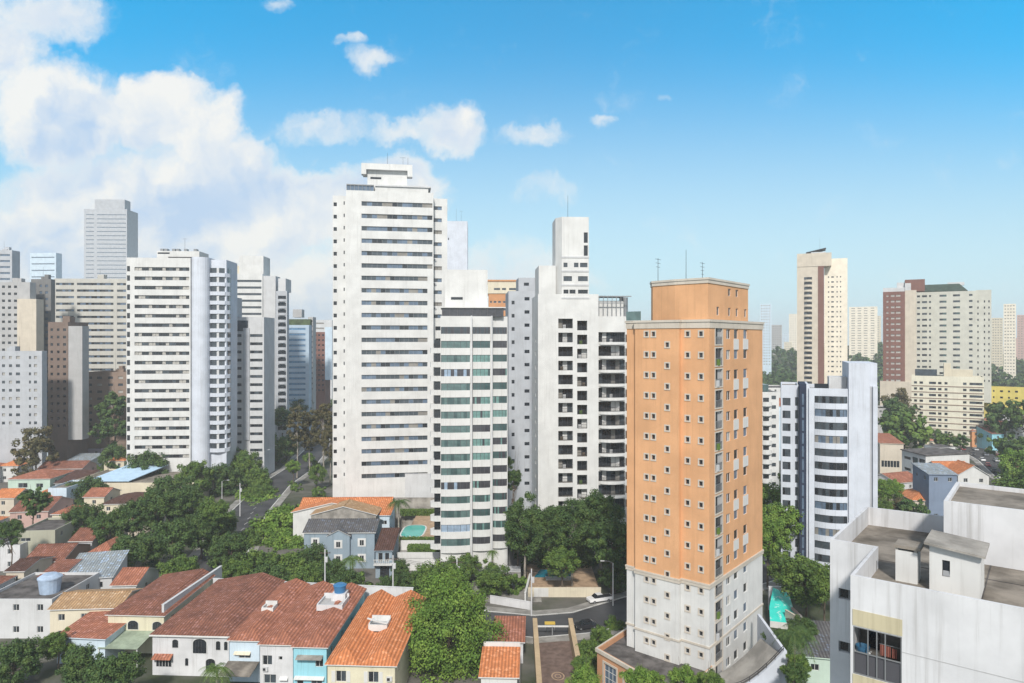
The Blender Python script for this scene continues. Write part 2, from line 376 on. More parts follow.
# ---------------------------------------------------------------- balcony kinds
def arc(w_, proj, n=9, p=2.0):
    return [(w_ * i / n, -proj * (1 - abs(2 * i / n - 1) ** p)) for i in range(n + 1)]
def bay(w_, proj, hp, hw, wm, gls, seed, fr, edge=.25, solid=True):
    """bowed or straight bay: white parapet, band of glazing over it"""
    def f():
        b = MB(); r = random.Random(seed); A = [(x, y - edge) for x, y in arc(w_, proj)] if edge else arc(w_, proj)
        pts = A + [(w_, .0), (0, .0)]; b.prism(pts, 0, hp, wm)
        cx = w_ / 2; G = [(cx + (x - cx) * .985, y + .16) for x, y in A]
        for i in range(len(G) - 1):
            b.poly([(*G[i], hp), (*G[i + 1], hp), (*G[i + 1], hp + hw), (*G[i], hp + hw)], gls[0] if r.random() < .45 else r.choice(gls))
            if i % 2 == 0: b.box(G[i][0] - .04, G[i][0] + .04, G[i][1] - .05, G[i][1] + .05, hp, hp + hw, fr)
        for q in (0, -1): b.poly([(G[q][0], G[q][1], hp), (G[q][0], .0, hp), (G[q][0], .0, hp + hw), (G[q][0], G[q][1], hp + hw)][::(1 if q else -1)], gls[0])
        return b
    return f
def open_balcony(w_, proj, hp, wm, rail, curved=True, back=GL[0], bh=2.3):
    """slab, railing and glazed door recess behind"""
    def f():
        b = MB(); A = arc(w_, proj) if curved else [(0, 0), (0, -proj), (w_, -proj), (w_, 0)]
        b.prism(A, -.25, .42, wm)
        for i in range(len(A) - 1):
            (x0, y0), (x1, y1) = A[i], A[i + 1]; L = math.hypot(x1 - x0, y1 - y0)
            if L < .05: continue
            q = MB()
            if rail is None: q.box(0, L, 0, .1, .42, hp, wm)
            else:
                q.box(0, L, 0, .05, hp - .06, hp, rail); k = max(2, int(L / .22))
                for j in range(k): q.box(L * j / k, L * j / k + .035, .01, .04, .28, hp - .06, rail)
            b.add(q, Matrix.Translation((x0, y0, 0)) @ Matrix.Rotation(math.atan2(y1 - y0, x1 - x0), 4, 'Z'))
        return b
    return f
def loggia(w_, h_, dp, wm, rail, hp=1.05, gl=GL, seed=0, par=False):
    """recess with side walls, glass door and blind at the back, railing in front"""
    def f():
        b = MB(); r = random.Random(seed)
        b.poly([(0, 0, 0), (w_, 0, 0), (w_, dp, 0), (0, dp, 0)], ROOFC); b.poly([(0, dp, h_), (w_, dp, h_), (w_, 0, h_), (0, 0, h_)], wm)
        b.poly([(0, 0, 0), (0, dp, 0), (0, dp, h_), (0, 0, h_)], wm); b.poly([(w_, dp, 0), (w_, 0, 0), (w_, 0, h_), (w_, dp, h_)], wm)
        n = max(2, int(w_ / 1.1))
        for i in range(n):
            a, c = w_ * i / n, w_ * (i + 1) / n; m = wm if r.random() < .12 else r.choice([gl[0], gl[0], gl[1], gl[-1] if r.random() < .4 else gl[0]])
            b.poly([(a, dp - .01, 0), (c, dp - .01, 0), (c, dp - .01, h_), (a, dp - .01, h_)], m); b.box(a - .03, a + .03, dp - .08, dp, 0, h_, FRAMED)
        if par: b.box(0, w_, -.06, .06, 0, hp, wm)
        else:
            b.box(0, w_, 0.02, .07, hp - .05, hp + .02, rail); b.box(0, w_, .02, .05, .08, .12, rail)
            k = int(w_ / .16)
            for j in range(k): b.box(w_ * (j + .5) / k - .016, w_ * (j + .5) / k + .016, .03, .055, .1, hp, rail)
        if r.random() < .5: x = r.uniform(.2, w_ * .6); b.box(x, x + .7, dp - .5, dp - .15, 0, .9, r.choice([BARK, LEAF['mid'], LGREY, DMETAL]))
        return b
    return f
def ac(mm=LGREY):
    def f():
        b = MB(); b.box(0, .8, -.35, 0, 0, .6, mm); b.box(.1, .5, -.37, -.35, .1, .5, DMETAL); return b
    return f

# ================================================================ the tall white tower with long ribbon windows
T, W = tower('apartment_tower', 'tallest white apartment tower with long horizontal ribbon windows and overhanging flat roof hood', 346, 197, 9, 433.5)
d0 = 197; zt = Z(190, d0); fh = 12.45 * d0 / F; Dp = 20
f = Face(T, 0, 0, W, 0); s0, s1 = f.s_(361.5), f.s_(432.5)
zb = Z(205.2, d0); nr = 23
for i in range(nr):
    z = zb - i * fh
    if z < 2: break
    n = 13; a, b_x = s0, (s1 if i < 6 else f.s_(427.5))
    f.win(a, b_x, z, z + 1.3, 14, [GL[2], GL[1], GL[1], GL[2], GL[1], GL[0], GL[2], GL[4]], METAL, 1 + i * 5 % 11, rev=.35)
Face(T, 0, 0, W, 0)
f.build(0, zt, WHITE)
rside = Face(T, W, 0, W, 3.2); rside.build(0, zt, WHITE)
bk = Face(T, W, Dp, 0, Dp); bk.build(0, zt, WHITE)
lf = Face(T, 0, Dp, 0, 0); lf.build(0, zt, WHITE)
Face(T, W, 3.2, W, Dp).build(0, zt, WHITE)
crown_roof(T.w, rect(0, W, 0, Dp), zt, WHITE, ROOFC, 1.2)
# set-back flank with small windows
x0 = -((346 - 333.5) / F * (d0 + 2)) - .3; mbw = MB(); g2 = Face(T, x0, 2.0, 0, 2.0); ztw = Z(196, d0 + 2)
for i in range(23):
    z = zb - i * fh + .2
    g2.win(.25, 1.2, z - .2, z + .9, 1, [GL[0]], FRAMED, 0, rev=.3); g2.win(g2.L - .85, g2.L - .5, z + .3, z + 1.3, 1, [GL[1]], FRAMED)
g2.build(0, ztw, WHITE, mbw); Face(T, x0, Dp - 3, x0, 2.0).build(0, ztw, WHITE, mbw); Face(T, 0, Dp - 3, x0, Dp - 3).build(0, ztw, WHITE, mbw)
crown_roof(mbw, [(x0, 2.0), (-.01, 2.0), (-.01, Dp - 3), (x0, Dp - 3)], ztw, WHITE, ROOFC, .8); T.part('side_wing', mbw)
mbw = MB(); xr = W + (448 - 433.5) / F * (d0 + 4) ; g3 = Face(T, W, 3.2, xr, 3.2); ztw = Z(195.5, d0 + 3)
for i in range(23):
    z = zb - i * fh
    if z < 3: break
    if i < 10: g3.win(.1, 2.6, z, z + 1.1, 2, [GL[1], GL[4], GL[2]], FRAMED, 1 + i % 3, rev=.3)
    else: g3.win(.7, 2.3, z - .1, z + 1.1, 1, [GL[0]], FRAMED, 0, rev=.4)
    if i in (4, 6, 8, 11, 12, 13, 15, 16, 17): g3.put('air_conditioner', 'ac', ac(), .2, z - .95)
g3.build(0, ztw, WHITE, mbw); Face(T, xr, 3.2, xr, Dp - 2).build(0, ztw, WHITE, mbw); Face(T, xr, Dp - 2, W, Dp - 2).build(0, ztw, WHITE, mbw)
crown_roof(mbw, [(W + .01, 3.2), (xr, 3.2), (xr, Dp - 2), (W + .01, Dp - 2)], ztw, WHITE, ROOFC, .8); T.part('side_wing', mbw)
s = lambda u: f.s_(u)
mb = MB(); mb.box(s(367), s(407), 2.5, 10, zt - 1, Z(167, d0 + 3), WHITE); mb.box(s(370), s(381), 2.44, 2.52, Z(176, d0), Z(174, d0), GL[0]); T.part('penthouse', mb)
mb = MB(); za = Z(169, d0 + 2); zc = Z(163, d0 + 2); mb.box(s(361), s(412.5), 1.2, 11.5, za, zc, WHITE); mb.box(s(361), s(366), 1.2, 3.4, Z(174, d0 + 2), za - .01, WHITE); mb.box(s(407.5), s(412.5), 1.2, 3.4, Z(175, d0 + 2), za - .01, WHITE); T.part('roof_hood', mb)
mb = MB(); mb.box(s(375), W - 1.5, 1.0, 14, zt - 1, Z(184.5, d0), WHITE); mb.box(s(375), W - .7, .6, 14.4, Z(184.5, d0), Z(183, d0), LGREY); T.part('roof_storey', mb)
mb = MB()
for q in range(8): xx = .1 + (s(374) - .2) * q / 7; mb.box(xx, xx + .12, .1, .22, zt, Z(184, d0), METAL)
mb.box(.1, s(374), .1, .24, Z(184.5, d0), Z(183.7, d0), METAL); mb.box(.1, s(374), .5, .56, zt, Z(184.8, d0), GL[2]); mb.box(.1, s(374), .5, 5, Z(184.5, d0), Z(184.2, d0), METAL)
T.part('rooftop_glazing', mb)
ant(T, s(387), 5, zc, 4.2); ant(T, s(403), 6, zc, 3.4, 1); ant(T, s(408), 4, zc, 2.8)
T.done()

# ================================================================ the tower with green glazed balconies
T, W = tower('apartment_tower', 'white balcony tower with green glass enclosures beside the tallest tower', 440.5, 151, 5, 471)
d0 = 151; fh = 14.12 * d0 / F; z0 = Z(341.2, d0); zt = Z(316, d0); k1 = Face(T, 0, 0, W, 0)
xa, xb = W + .35, k1.s_(490.4) + .25; xc, xd = xb + .35, k1.s_(504.5) + .9
T.w.box(0, W, 0, 14, 0, zt, WHITE); T.w.box(W, xb + .1, 1.0, 15, 0, zt, WHITE); T.w.box(xb + .1, xd, 2.6, 15, 0, zt, WHITE)
T.w.box(W - .05, W + .28, -.1, 1.0, 4, zt + .1, LGREY); T.w.box(xb - .05, xb + .28, .7, 2.6, 4, zt + .1, LGREY)
for i in range(16):
    z = z0 - i * fh - 3.05 + fh
    if z < 4: break
    pr = .08 if i < 11 else .3
    for nm, xx, yy_, ww, pal in (('a', .1, 0, W - .3, [GLG[0], GLG[1], GLG[1], GLG[0]]), ('b', xa + .05, 1.0, xb - xa - .3, [GLG[2], GLG[3], GLG[1]]), ('c', xc + .05, 2.6, xd - xc - .2, [GLG[3], GLG[1], GLG[2]])):
        rr = random.Random(i * 5 + ord(nm)); pal = pal if nm == 'a' else [rr.choice(pal)] * 2 + [rr.choice(pal)]
        if nm == 'a' and i in (3, 11): pal = [GLG[3], GLG[4], GLG[3]]
        if nm == 'a' and i == 14: pal = [GLG[4]]
        if i == 0: pal = [GLG[3], GL[1]]
        T.inst('balcony', ('g1', nm, i), bay(ww, pr, 1.55, fh - 1.58, WHITE, pal, i, FRAMED, edge=.35), xx, yy_, z, 0)
# rounded side balconies to the flank
for i in range(17):
    z = z0 - i * fh - 3.0 + fh
    if z < 4: break
    if i == 0: continue
    T.inst('side_balcony', 'g1s', lambda: (lambda b: (b.prism([(0, 3.6), (-1.6, 3.2), (-2.35, 2.2), (-2.2, 1.1), (-1.2, .5), (0, .4)][::-1][::-1], 0, 1.15, WHITE), b.box(-1.4, .0, 1.0, 3.0, 1.15, 3.0, GL[0]), b)[-1])(MB()), 0, .5, z + .35, 0)
mb = MB(); mb.box(.3, xd - 1, 1.5, 12, zt, Z(307.5, d0), GLG[3]); 
for q in range(9): xx = .3 + q * (xd - 1.6) / 8; mb.box(xx, xx + .15, 1.4, 1.5, zt, Z(307.5, d0), FRAMED)
T.part('penthouse_glazing', mb)
mb = MB(); mb.box(0, xd - .5, 1.1, 12.5, Z(307.5, d0), Z(306.5, d0), WHITE); q0, q1 = k1.s_(445), k1.s_(488.5); mb.box(q0, q1, 4, 13, Z(306.5, d0), Z(269.5, d0 + 4), WHITE)
mb.box(k1.s_(451), k1.s_(463), 3.93, 4.05, Z(299.5, d0 + 4), Z(297, d0 + 4), GL[0]); T.part('lift_tower', mb)
for i, (ux, uz) in enumerate(((465, 303), (474, 303))):
    pass
mb = MB(); mb.box(.5, W, -.2, 3, .4, 4, GLG[1]); mb.box(0, W + .3, -.7, 1, 4, 4.5, WHITE)
for q in range(4): mb.box(.5 + q * 2.0, .75 + q * 2.0, -.45, -.2, 0, 4, WHITE)
T.part('lobby', mb); T.done()

# ================================================================ white centre tower with dark loggias and a tall lift core
T, W = tower('apartment_tower', 'white tower with stacked dark railed loggias and a slender blank lift core on its roof', 538, 166, 3, 598.5)
d0 = 166; fh = 14.07 * d0 / F; f = Face(T, 0, 0, W, 0); zt = Z(294, d0); z0 = Z(342.3, d0)
c1 = (f.s_(558.3), f.s_(572.8)); c2 = (f.s_(577.2), f.s_(587.2))
for i in range(-1, 14):
    z = z0 - i * fh
    if z < 4: break
    for q, (a, b_x) in enumerate((c1, c2)):
        zz = z - (.5 if q else 0); hh = 2.35
        f.hole(a, b_x, zz, zz + hh, 0); f.put('loggia', ('w1', q, i % 5), loggia(b_x - a, hh, 1.3, WHITE, DMETAL, seed=i % 5 + q), a, zz)
lx = f.s_(556.5)
f.hole(0, 0, 0, 0, 0); f.h.pop(); f.build(0, zt, WHITE)
for a in (Face(T, W, 0, W, 18), Face(T, W, 18, 0, 18)): a.build(0, zt, WHITE)
lfF = Face(T, 0, 18, 0, 0)
for i in range(14): lfF.win(11, 12.4, z0 - i * fh, z0 - i * fh + 1.2, 1, [GL[0]], FRAMED)
lfF.build(0, zt, WHITE); crown_roof(T.w, rect(0, W, 0, 18), zt, WHITE, ROOFC, .6)
mb = MB(); zl = Z(265, d0); mb.box(.3, lx - .05, 1.2, 12, zt - .6, zl, WHITE); T.part('roof_storey', mb)
mb = MB(); ca, cb_ = f.s_(562), f.s_(588.8); ztop = Z(216.5, d0); pts = [(lx, 2.2), (ca, .02), (cb_, .02), (cb_, 9), (lx, 9)]
fc = Face(T, ca, .02, cb_, .02)
def core_row(v0, v1, cols_, n=2, g=GL[:1]):
    for u0, u1 in cols_: fc.win(fc.s_(u0), fc.s_(u1), Z(v1, d0), Z(v0, d0), n, g, FRAMED, 0)
core_row(232, 242.5, [(583.8, 587.8)], 1); core_row(245, 255.5, [(583.8, 587.8)], 1)
core_row(262.5, 267, [(563.5, 567.5), (574, 578.5), (580, 587.5)], 2, [GL[1]]); core_row(276, 281, [(563.5, 572), (578, 587.8)], 3, [GL[1]]); core_row(289.5, 293.5, [(563.5, 568.5), (569.5, 575.5), (578, 587.8)], 2)
shell(T, pts, zt - .6, ztop, WHITE, ROOFC, .5, {1: fc}, mb)
for v in (256, 270, 284, 297): mb.box(ca - .1, cb_ + .1, -.14, .01, Z(v + 1.6, d0), Z(v, d0), LGREY)
T.part('lift_core', mb)
ant(T, f.s_(570), 4, ztop, 6)
# curved balcony wing
wx = W; we = f.s_(626.5); g3 = Face(T, wx, 1.2, we, 1.2); ztw = Z(316, d0)
for i in range(13):
    z = z0 - i * fh
    if z < 3: break
    T.inst('curved_balcony', ('w1c', i % 4), (lambda ii: lambda: (lambda b: (b.add(open_balcony(we - wx - .25, 1.3, 1.25, WHITE, DMETAL)(), Matrix()), b.add(loggia(we - wx - .3, 2.55, 1.2, WHITE, DMETAL, seed=ii)(), Matrix.Translation((0, .02, .3))), b)[-1])(MB()))(i % 4), wx + .2, 1.2, z - .35 + .0, 0)
    g3.hole(.2, we - wx - .1, z - .05, z - .05 + 2.55, 0)
g3.build(0, ztw, WHITE); Face(T, we, 1.2, we, 16).build(0, ztw, WHITE); Face(T, we, 16, wx, 16).build(0, ztw, WHITE); crown_roof(T.w, [(wx + .01, 1.2), (we, 1.2), (we, 16), (wx + .01, 16)], ztw, WHITE, ROOFC, .3)
mb = MB(); mb.box(wx + .5, we - .2, 2.5, 9, ztw, Z(300, d0), WHITE)
for i in range(7): xx = wx + .3 + i * (we - wx - .4) / 6; mb.box(xx, xx + .14, 1.25, 1.4, ztw, Z(295.5, d0), METAL)
mb.box(wx + .2, we + 1.5, 1.2, 1.4, Z(296.2, d0), Z(295.2, d0), METAL); mb.box(wx + .2, we, 1.2, 1.3, Z(303, d0), Z(302, d0), METAL); mb.box(wx + .2, we, 1.6, 7, Z(296, d0), Z(295.6, d0), METAL)
T.part('rooftop_pergola', mb)
mb = MB(); mb.tube([(f.s_(628), 5, ztw - .5), (f.s_(628), 5, Z(296, d0))], [1.1, 1.1], METAL, 10); T.part('water_tank', mb); mb = MB(); mb.box(we - .2, f.s_(637), 3, 9, ztw - .4, ztw, LGREY); T.part('roof_slab', mb)
g4 = Face(T, we, 3.0, f.s_(637), 3.0)
for i in range(13):
    z = z0 - i * fh
    if z < 3: break
    g4.win(.3, 1.9, z, z + 1.9, 1, GL[:1], FRAMED)
g4.build(0, ztw - .4, WHITE); Face(T, f.s_(637), 3, f.s_(637), 14).build(0, ztw - .4, WHITE)
T.done()

# grey-blue slab with small windows on the flank
T, W = tower('apartment_tower', 'pale grey slab with two columns of tiny windows behind the green glass tower', 508.5, 205, 4, 536)
d0 = 205; f = Face(T, 0, 0, W, 0); zt = Z(291, d0); fhp = 13.2
for i in range(17):
    z = Z(344 + (i - 3) * fhp, d0)
    if z < 2: break
    f.win(f.s_(511.6), f.s_(514.6), z, z + 1.1, 1, GL[:1], FRAMED); f.win(f.s_(524.5), f.s_(529.5), z + 1.2, z + 2.2, 1, GL[:1], FRAMED)
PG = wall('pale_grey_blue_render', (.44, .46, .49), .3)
shell(T, rect(0, W, 0, 15), 0, zt, PG, ROOFC, 1, {0: f}); mb = MB(); mb.box(f.s_(519), W, 2, 12, zt - 1, Z(277, d0), PG); mb.box(f.s_(524.5), f.s_(529.5), 1.94, 2, Z(285, d0), Z(282, d0), GL[0]); T.part('roof_storey', mb); T.done()

# orange one far behind
T, W = tower('apartment_tower', 'small orange tiled tower with white top storey peeping behind the green glass balcony tower', 488.5, 290, 2, 526)
d0 = 290; f = Face(T, 0, 0, W, 0); zt = Z(293.5, d0)
for i in range(14):
    z = Z(303 + i * 7.6, d0)
    for a, b_x in ((493.5, 496.5), (498, 501), (503, 506)): f.win(f.s_(a), f.s_(b_x), z, z + .9, 1, [GL[1]], FRAME)
    f.win(f.s_(490), f.s_(492), z, z + .9, 1, [GL[0]], FRAME)
ORR = wall('orange_render', (.55, .28, .14), .2)
shell(T, rect(0, W, 0, 16), 0, zt, ORR, None, 1, {0: f}); mb = MB(); mb.box(-.3, W + .3, -.3, 16.3, zt, Z(280, d0), CREAM); mb.box(-.5, W + .5, -.6, 17, Z(281.5, d0), Z(279.8, d0), ORR)
for a, b_x in ((494, 500), (502, 506), (509, 516)): mb.box(f.s_(a), f.s_(b_x), -.36, -.29, Z(290, d0), Z(288, d0), GL[1])
T.part('top_storey', mb); T.done()

# ================================================================ the orange tower
cx_, cy_ = 28.6, 99.0; ang = math.atan2(.768, .64); LR = 21.5; LL = 13.66
# local frame: x along the right-hand wall's direction, y along the left one; corner at the origin
T = Thing('apartment_tower', 'orange tiled tower with white lower storeys and many tiny square windows', 'building', cx_, cy_, 0, ang)
zt = Z(321, 99); zs = Z(585.5, 99); pod = 5.6
def orange_body(z0_, z1_, m):
    pts = [(0, 0), (LR, 0), (LR, LL), (-1.0, LL), (-1.0, LL - 1.8), (-.4 - .9, LL - 1.8), (-1.3, 4.6), (0, 4.6)]
    return pts
YB = 4.4      # the left wall steps out beyond this
ptsA = [(0, 0), (LR, 0), (LR, LL), (.0, LL), (.0, LL - 1.9), (-.75, LL - 1.9), (-.75, YB), (0, YB)]
fr_ = Face(T, 0, 0, LR, 0); fB = Face(T, 0, YB, 0, 0); fA = Face(T, -.75, LL - 1.9, -.75, YB)
fh = 20.75 * 103.0 / F; zA = Z(334, 104)   # centre of the first window row
SURR = STONE
def small_win(F_, t, z, w_=.55, h_=.68):
    F_.win(t - w_ / 2, t + w_ / 2, z - h_ / 2, z + h_ / 2, 1, [GL[0]], FRAMED, 0, rev=.2)
    def sf():
        b = MB(); q = .2; a, c = -w_ / 2 - q, w_ / 2 + q
        b.box(a, c, -.05, 0.0, h_ / 2, h_ / 2 + q, SURR); b.box(a, c, -.09, 0.0, -h_ / 2 - q, -h_ / 2, SURR); b.box(a, -w_ / 2, -.05, 0, -h_ / 2, h_ / 2, SURR); b.box(w_ / 2, c, -.05, 0, -h_ / 2, h_ / 2, SURR); return b
    F_.put('window_surround', ('ws', w_, h_), sf, t, z, .002)
ta1, ta2, ta3 = fA.s_(646.5), fA.s_(653.5), fA.s_(667.3); tb1, tb2 = fB.s_(687.6), fB.s_(701)
tr = [fr_.s_(u) for u in (715.2, 722.3, 725.8, 731, 733.8, 738.6, 743.2, 747.8)]
nfl = 17
for i in range(nfl):
    z = zA - i * fh
    small_win(fA, ta1, z); small_win(fA, ta2, z); small_win(fA, ta3, z - fh * .52); small_win(fB, tb1, z); small_win(fB, tb2, z)
    # right-hand wall: railed loggia and three window columns
    za = z - 1.55
    if abs(za - zs) < .2 or abs(za + 2.5 - zs) < .2: za += .3
    fr_.hole(tr[0], tr[1], za, za + 2.55, 0); fr_.put('loggia', ('ol', i % 4), loggia(tr[1] - tr[0], 2.55, .3, GREY, METAL, 1.1, seed=i % 4), tr[0], za)
    fr_.win(tr[2] + .2, tr[3] - .2, z - .75, z + .7, 2, [GL[2], GL[0], GL[3]], FRAME, 1 + i % 4); fr_.win(tr[4] + .1, tr[5] - .2, z - .75, z + .75, 1, [GL[0], GL[2]], FRAME, 1 + i % 2); fr_.win(tr[6] + .1, tr[7] - .2, z - .75, z + .75, 1, [GL[2], GL[0]], FRAME, 1 + i % 3)
    if i % 2 == 0 and z - fh > zs:
        def panel(wd=tr[5] - tr[4] - .2, hg=fh - 1.5): return lambda: (lambda b: (b.box(-.12, wd + .12, -.07, 0, 0, hg, WHITE), b)[-1])(MB())
        fr_.put('spandrel_panel', 'sp1', panel(), tr[4], z - .78 - (fh - 1.5), .002); fr_.put('spandrel_panel', 'sp2', panel(tr[7] - tr[6] - .1), tr[6], z - .78 - (fh - 1.5), .002)
    def jamb(): 
        b = MB(); a = tr[1] - tr[0]; b.box(-.22, 0, -.06, 0, -.2, 2.75, SURR); b.box(a, a + .22, -.06, 0, -.2, 2.75, SURR); b.box(0, a, -.06, 0, 2.55, 2.75, SURR); b.box(0, a, -.1, 0, -.2, 0, SURR); return b
    fr_.put('window_surround', 'oj', jamb, tr[0], za, .002)
    # small corner balconies beyond the far end
    T.inst('corner_balcony', 'ob', lambda: (lambda b: (b.box(0, 1.3, 0, 3.0, 0, .2, SURR), b.box(1.2, 1.3, 0, 3, .2, 1.15, METAL), b.box(0, 1.2, 0, .08, .2, 1.15, METAL), b.box(.0, .04, .6, 2.6, .2, 2.3, GL[0]), b)[-1])(MB()), LR + .01, 1.2, za, 0)
def crossing(F_, z0_, z1_, m, mb):
    # holes that straddle the colour boundary are handled by the nearest part
    F_.build(z0_, z1_, m, mb)
for i in range(8):
    fe = {0: fr_, 5: fA, 7: fB}.get(i) or Face(T, *ptsA[i], *ptsA[(i + 1) % 8])
    low = MB()
    for q, (za, zb_, m) in enumerate(((zs, zt, BRICK), (0, zs, WHITE))):
        hh = fe.h; fe.h = [(a, b_x, max(c, za), min(e, zb_), r, rm) for a, b_x, c, e, r, rm in hh if e > za + .05 and c < zb_ - .05]; fe.build(za, zb_, m, T.w); fe.h = hh
def ring(T, pts, z0_, z1_, out_, m, mb):
    q = inset(pts, -out_); n = len(pts); k = inset(pts, .05)
    for i in range(n):
        j = (i + 1) % n; a, b_x, c, d = (*q[i], z0_), (*q[j], z0_), (*q[j], z1_), (*q[i], z1_); mb.poly([a, b_x, c, d], m); mb.poly([d, c, (*k[j], z1_), (*k[i], z1_)], m); mb.poly([(*k[i], z0_), (*k[j], z0_), b_x, a], m)
mb = MB(); ring(T, ptsA, zs - .55, zs - .1, .14, SURR, mb); ring(T, ptsA, zs - .1, zs + .15, .2, SURR, mb); ring(T, ptsA, 8.2, 8.5, .12, SURR, mb); T.part('string_course', mb)
mb = MB(); ring(T, ptsA, zt - 1.0, zt - .1, .12, SURR, mb); ring(T, ptsA, zt - .1, zt + .25, .24, SURR, mb); T.part('cornice', mb)
crown_roof(T.w, ptsA, zt + .2, SURR, ROOFC, 1.0)
mb = MB(); mb.box(-.35, -.2, LL - 2.6, LL - .1, zt + .3, zt + 1.7, GLG[0]); T.part('terrace_glazing', mb)
# two-storey penthouse
PH = MB(); zp = Z(281.5, 104); xp0, xp1, yp0, yp1 = 2.0, 17.5, .6, 12.2
pp = [(0.2, .3), (15.8, .3), (15.8, 11), (3, 11), (.9, 9.6), (.2, 5.5)]
pe = [Face(T, *pp[i], *pp[(i + 1) % 6]) for i in range(6)]
for u in (718, 729.5, 737, 745.5): t = pe[0].s_(u); pe[0].win(t - .5, t + .5, Z(315.5, 103), Z(307, 103), 1, [GL[1]], FRAME)
for u in (729.5, 737): t = pe[0].s_(u); pe[0].win(t - .55, t + .55, Z(295, 103), Z(287.5, 103), 1, [GL[0]], FRAME)
shell(T, pp, zt - .8, zp, BRICK, ROOFC, .8, dict(enumerate(pe)), PH); ring(T, pp, zp - .6, zp - .1, .12, SURR, PH); ring(T, pp, zp - .1, zp + .2, .22, SURR, PH)
T.part('penthouse', PH); mb = MB(); mb.box(.12, .19, 6.1, 7.0, Z(291, 106), Z(284.5, 106), STONE) if 0 else mb.poly([(.28, 6.3, Z(291, 106)), (.28, 6.2, Z(284.5, 106)), (.5, 7.5, Z(284.5, 106)), (.5, 7.5, Z(291, 106))], STONE); T.part('wall_plate', mb) if 0 else None
mb = MB(); mb.box(16, 19.5, 2.5, 10, zt - .8, Z(302.5, 113), BRICK); mb.box(15.9, 20, 2.2, 10.3, Z(302.5, 113), Z(300, 113), SURR); T.part('stair_head', mb)
for (a, b_x, hh, br) in ((1.5, 9, 4.6, 3), (5, 6, 6.0, 0), (11, 6, 4.6, 4)): ant(T, a, b_x, zp - .8, hh, br)
T.done()

# podium in front of the orange tower
# podium in front of the orange tower
A0, A1 = Vector((13.1, 105.1)), Vector((22.3, 91.5)); A2 = Vector((19.1, 112.4)); A3 = Vector((29.2, 99.2))
T = Thing('podium_building', 'low salmon podium with tall gridded windows and dark flat roof below the orange tower', 'podium', A0.x, A0.y, 0, math.atan2((A1 - A0).y, (A1 - A0).x))
L = (A1 - A0).length; Minv = T.M.inverted(); q2 = Minv @ Vector((A2.x, A2.y, 0)); q3 = Minv @ Vector((A3.x, A3.y, 0))
SALM = wall('salmon_render', (.56, .30, .17), .2)
pts = [(0, 0), (L, 0), (q3.x, q3.y), (q2.x, q2.y)]
f = Face(T, 0, 0, L, 0)
for i in range(5):
    a = 1.6 + i * 4.4
    if a + 3 < L: f.win(a, a + 2.7, .8, 4.0, 3, [GL[2], GL[0]], FRAME, 1 + i, rows=3)
shell(T, pts, 0, pod, SALM, DROOF, .8, {0: f}); mb = MB(); ring(T, pts, pod - .5, pod + .02, .25, SURR, mb); T.part('cornice', mb)
mb = MB()
for i in range(5):
    a = 1.6 + i * 4.4
    if a + 3 < L: mb.box(a - .3, a, -.08, 0, .6, 4.3, SURR); mb.box(a + 2.7, a + 3.0, -.08, 0, .6, 4.3, SURR); mb.box(a, a + 2.7, -.08, 0, 4.0, 4.3, SURR); mb.box(a, a + 2.7, -.1, 0, .6, .8, SURR)
T.part('window_surround', mb); T.done()

# ================================================================ white block with bowed window bays and blank slab
T, W = tower('apartment_tower', 'white block with bowed ribbon windows and a tall blank slab wall on its flank', 809, 150, -21, 848.5)
d0 = 150; fh = 13.1 * d0 / F; zt = Z(388, d0); f = Face(T, 0, 0, W, 0); a, b_x = f.s_(814.5), f.s_(847.3); z0 = Z(402.5, d0)
for i in range(14):
    z = z0 - i * fh
    if z < 3: break
    f.hole(a, b_x, z, z + 1.5, 1.0)
    pal = [[GL[1], GL[0], GL[2]], [GL[2], GL[1], GL[3], GL[0]], [GL[1], GL[0]], [GL[4], GL[2], GL[1]], [GL[1], GL[2]], [GL[0], GL[0], GL[1]], [GL[0], GL[0]]][i % 7]
    T.inst('window_bay', ('w2', i % 7), (lambda pal, i: bay(b_x - a, .85, 1.25, 1.5, WHITE2, pal, i, FRAMED, edge=.05))(pal, i), a, -.01, z - 1.25)
f.build(0, zt, WHITE2); Face(T, W, 0, W, 4).build(0, zt, WHITE2); Face(T, W, 16, 0, 16).build(0, zt, WHITE2); Face(T, 0, 16, 0, 0).build(0, zt, WHITE2)
crown_roof(T.w, rect(0, W, 0, 16), zt, WHITE2, ROOFC, .9)
mb = MB(); sx = f.s_(877.5); mb.box(W + .02, W + .9, -.4, 15, 0, Z(362.5, d0), WHITE2); mb.box(W + .9, sx - 1.5, -.35, 15, 0, Z(362.6, d0), WHITE2); mb.box(sx - 1.5, sx - .9, .2, 15, 0, Z(385, d0), PG); mb.box(sx - 1.5, sx, .4, 15, Z(385, d0), Z(362.6, d0), WHITE2); mb.box(sx - .9, sx, -.3, 15, 0, Z(385, d0), WHITE2)
T.part('slab_wall', mb)
mb = MB(); mb.box(f.s_(799.5), f.s_(806.5), .6, 12, 0, Z(384.5, d0), DARKW); mb.box(f.s_(806.5), -.02, .5, 12, 0, Z(384.6, d0), WHITE2); T.part('dark_stair_strip', mb)
mb = MB()
for i in range(14): z = z0 - i * fh; mb.box(f.s_(802), f.s_(804), .5, .6, z - .6, z + 1.8, GL[2]) if z > 3 else 0
T.part('strip_window', mb)
mb = MB(); x0 = f.s_(781.2); x1 = f.s_(798.8); LF = MB()
f2 = Face(T, x0, 2.2, x1, 2.2)
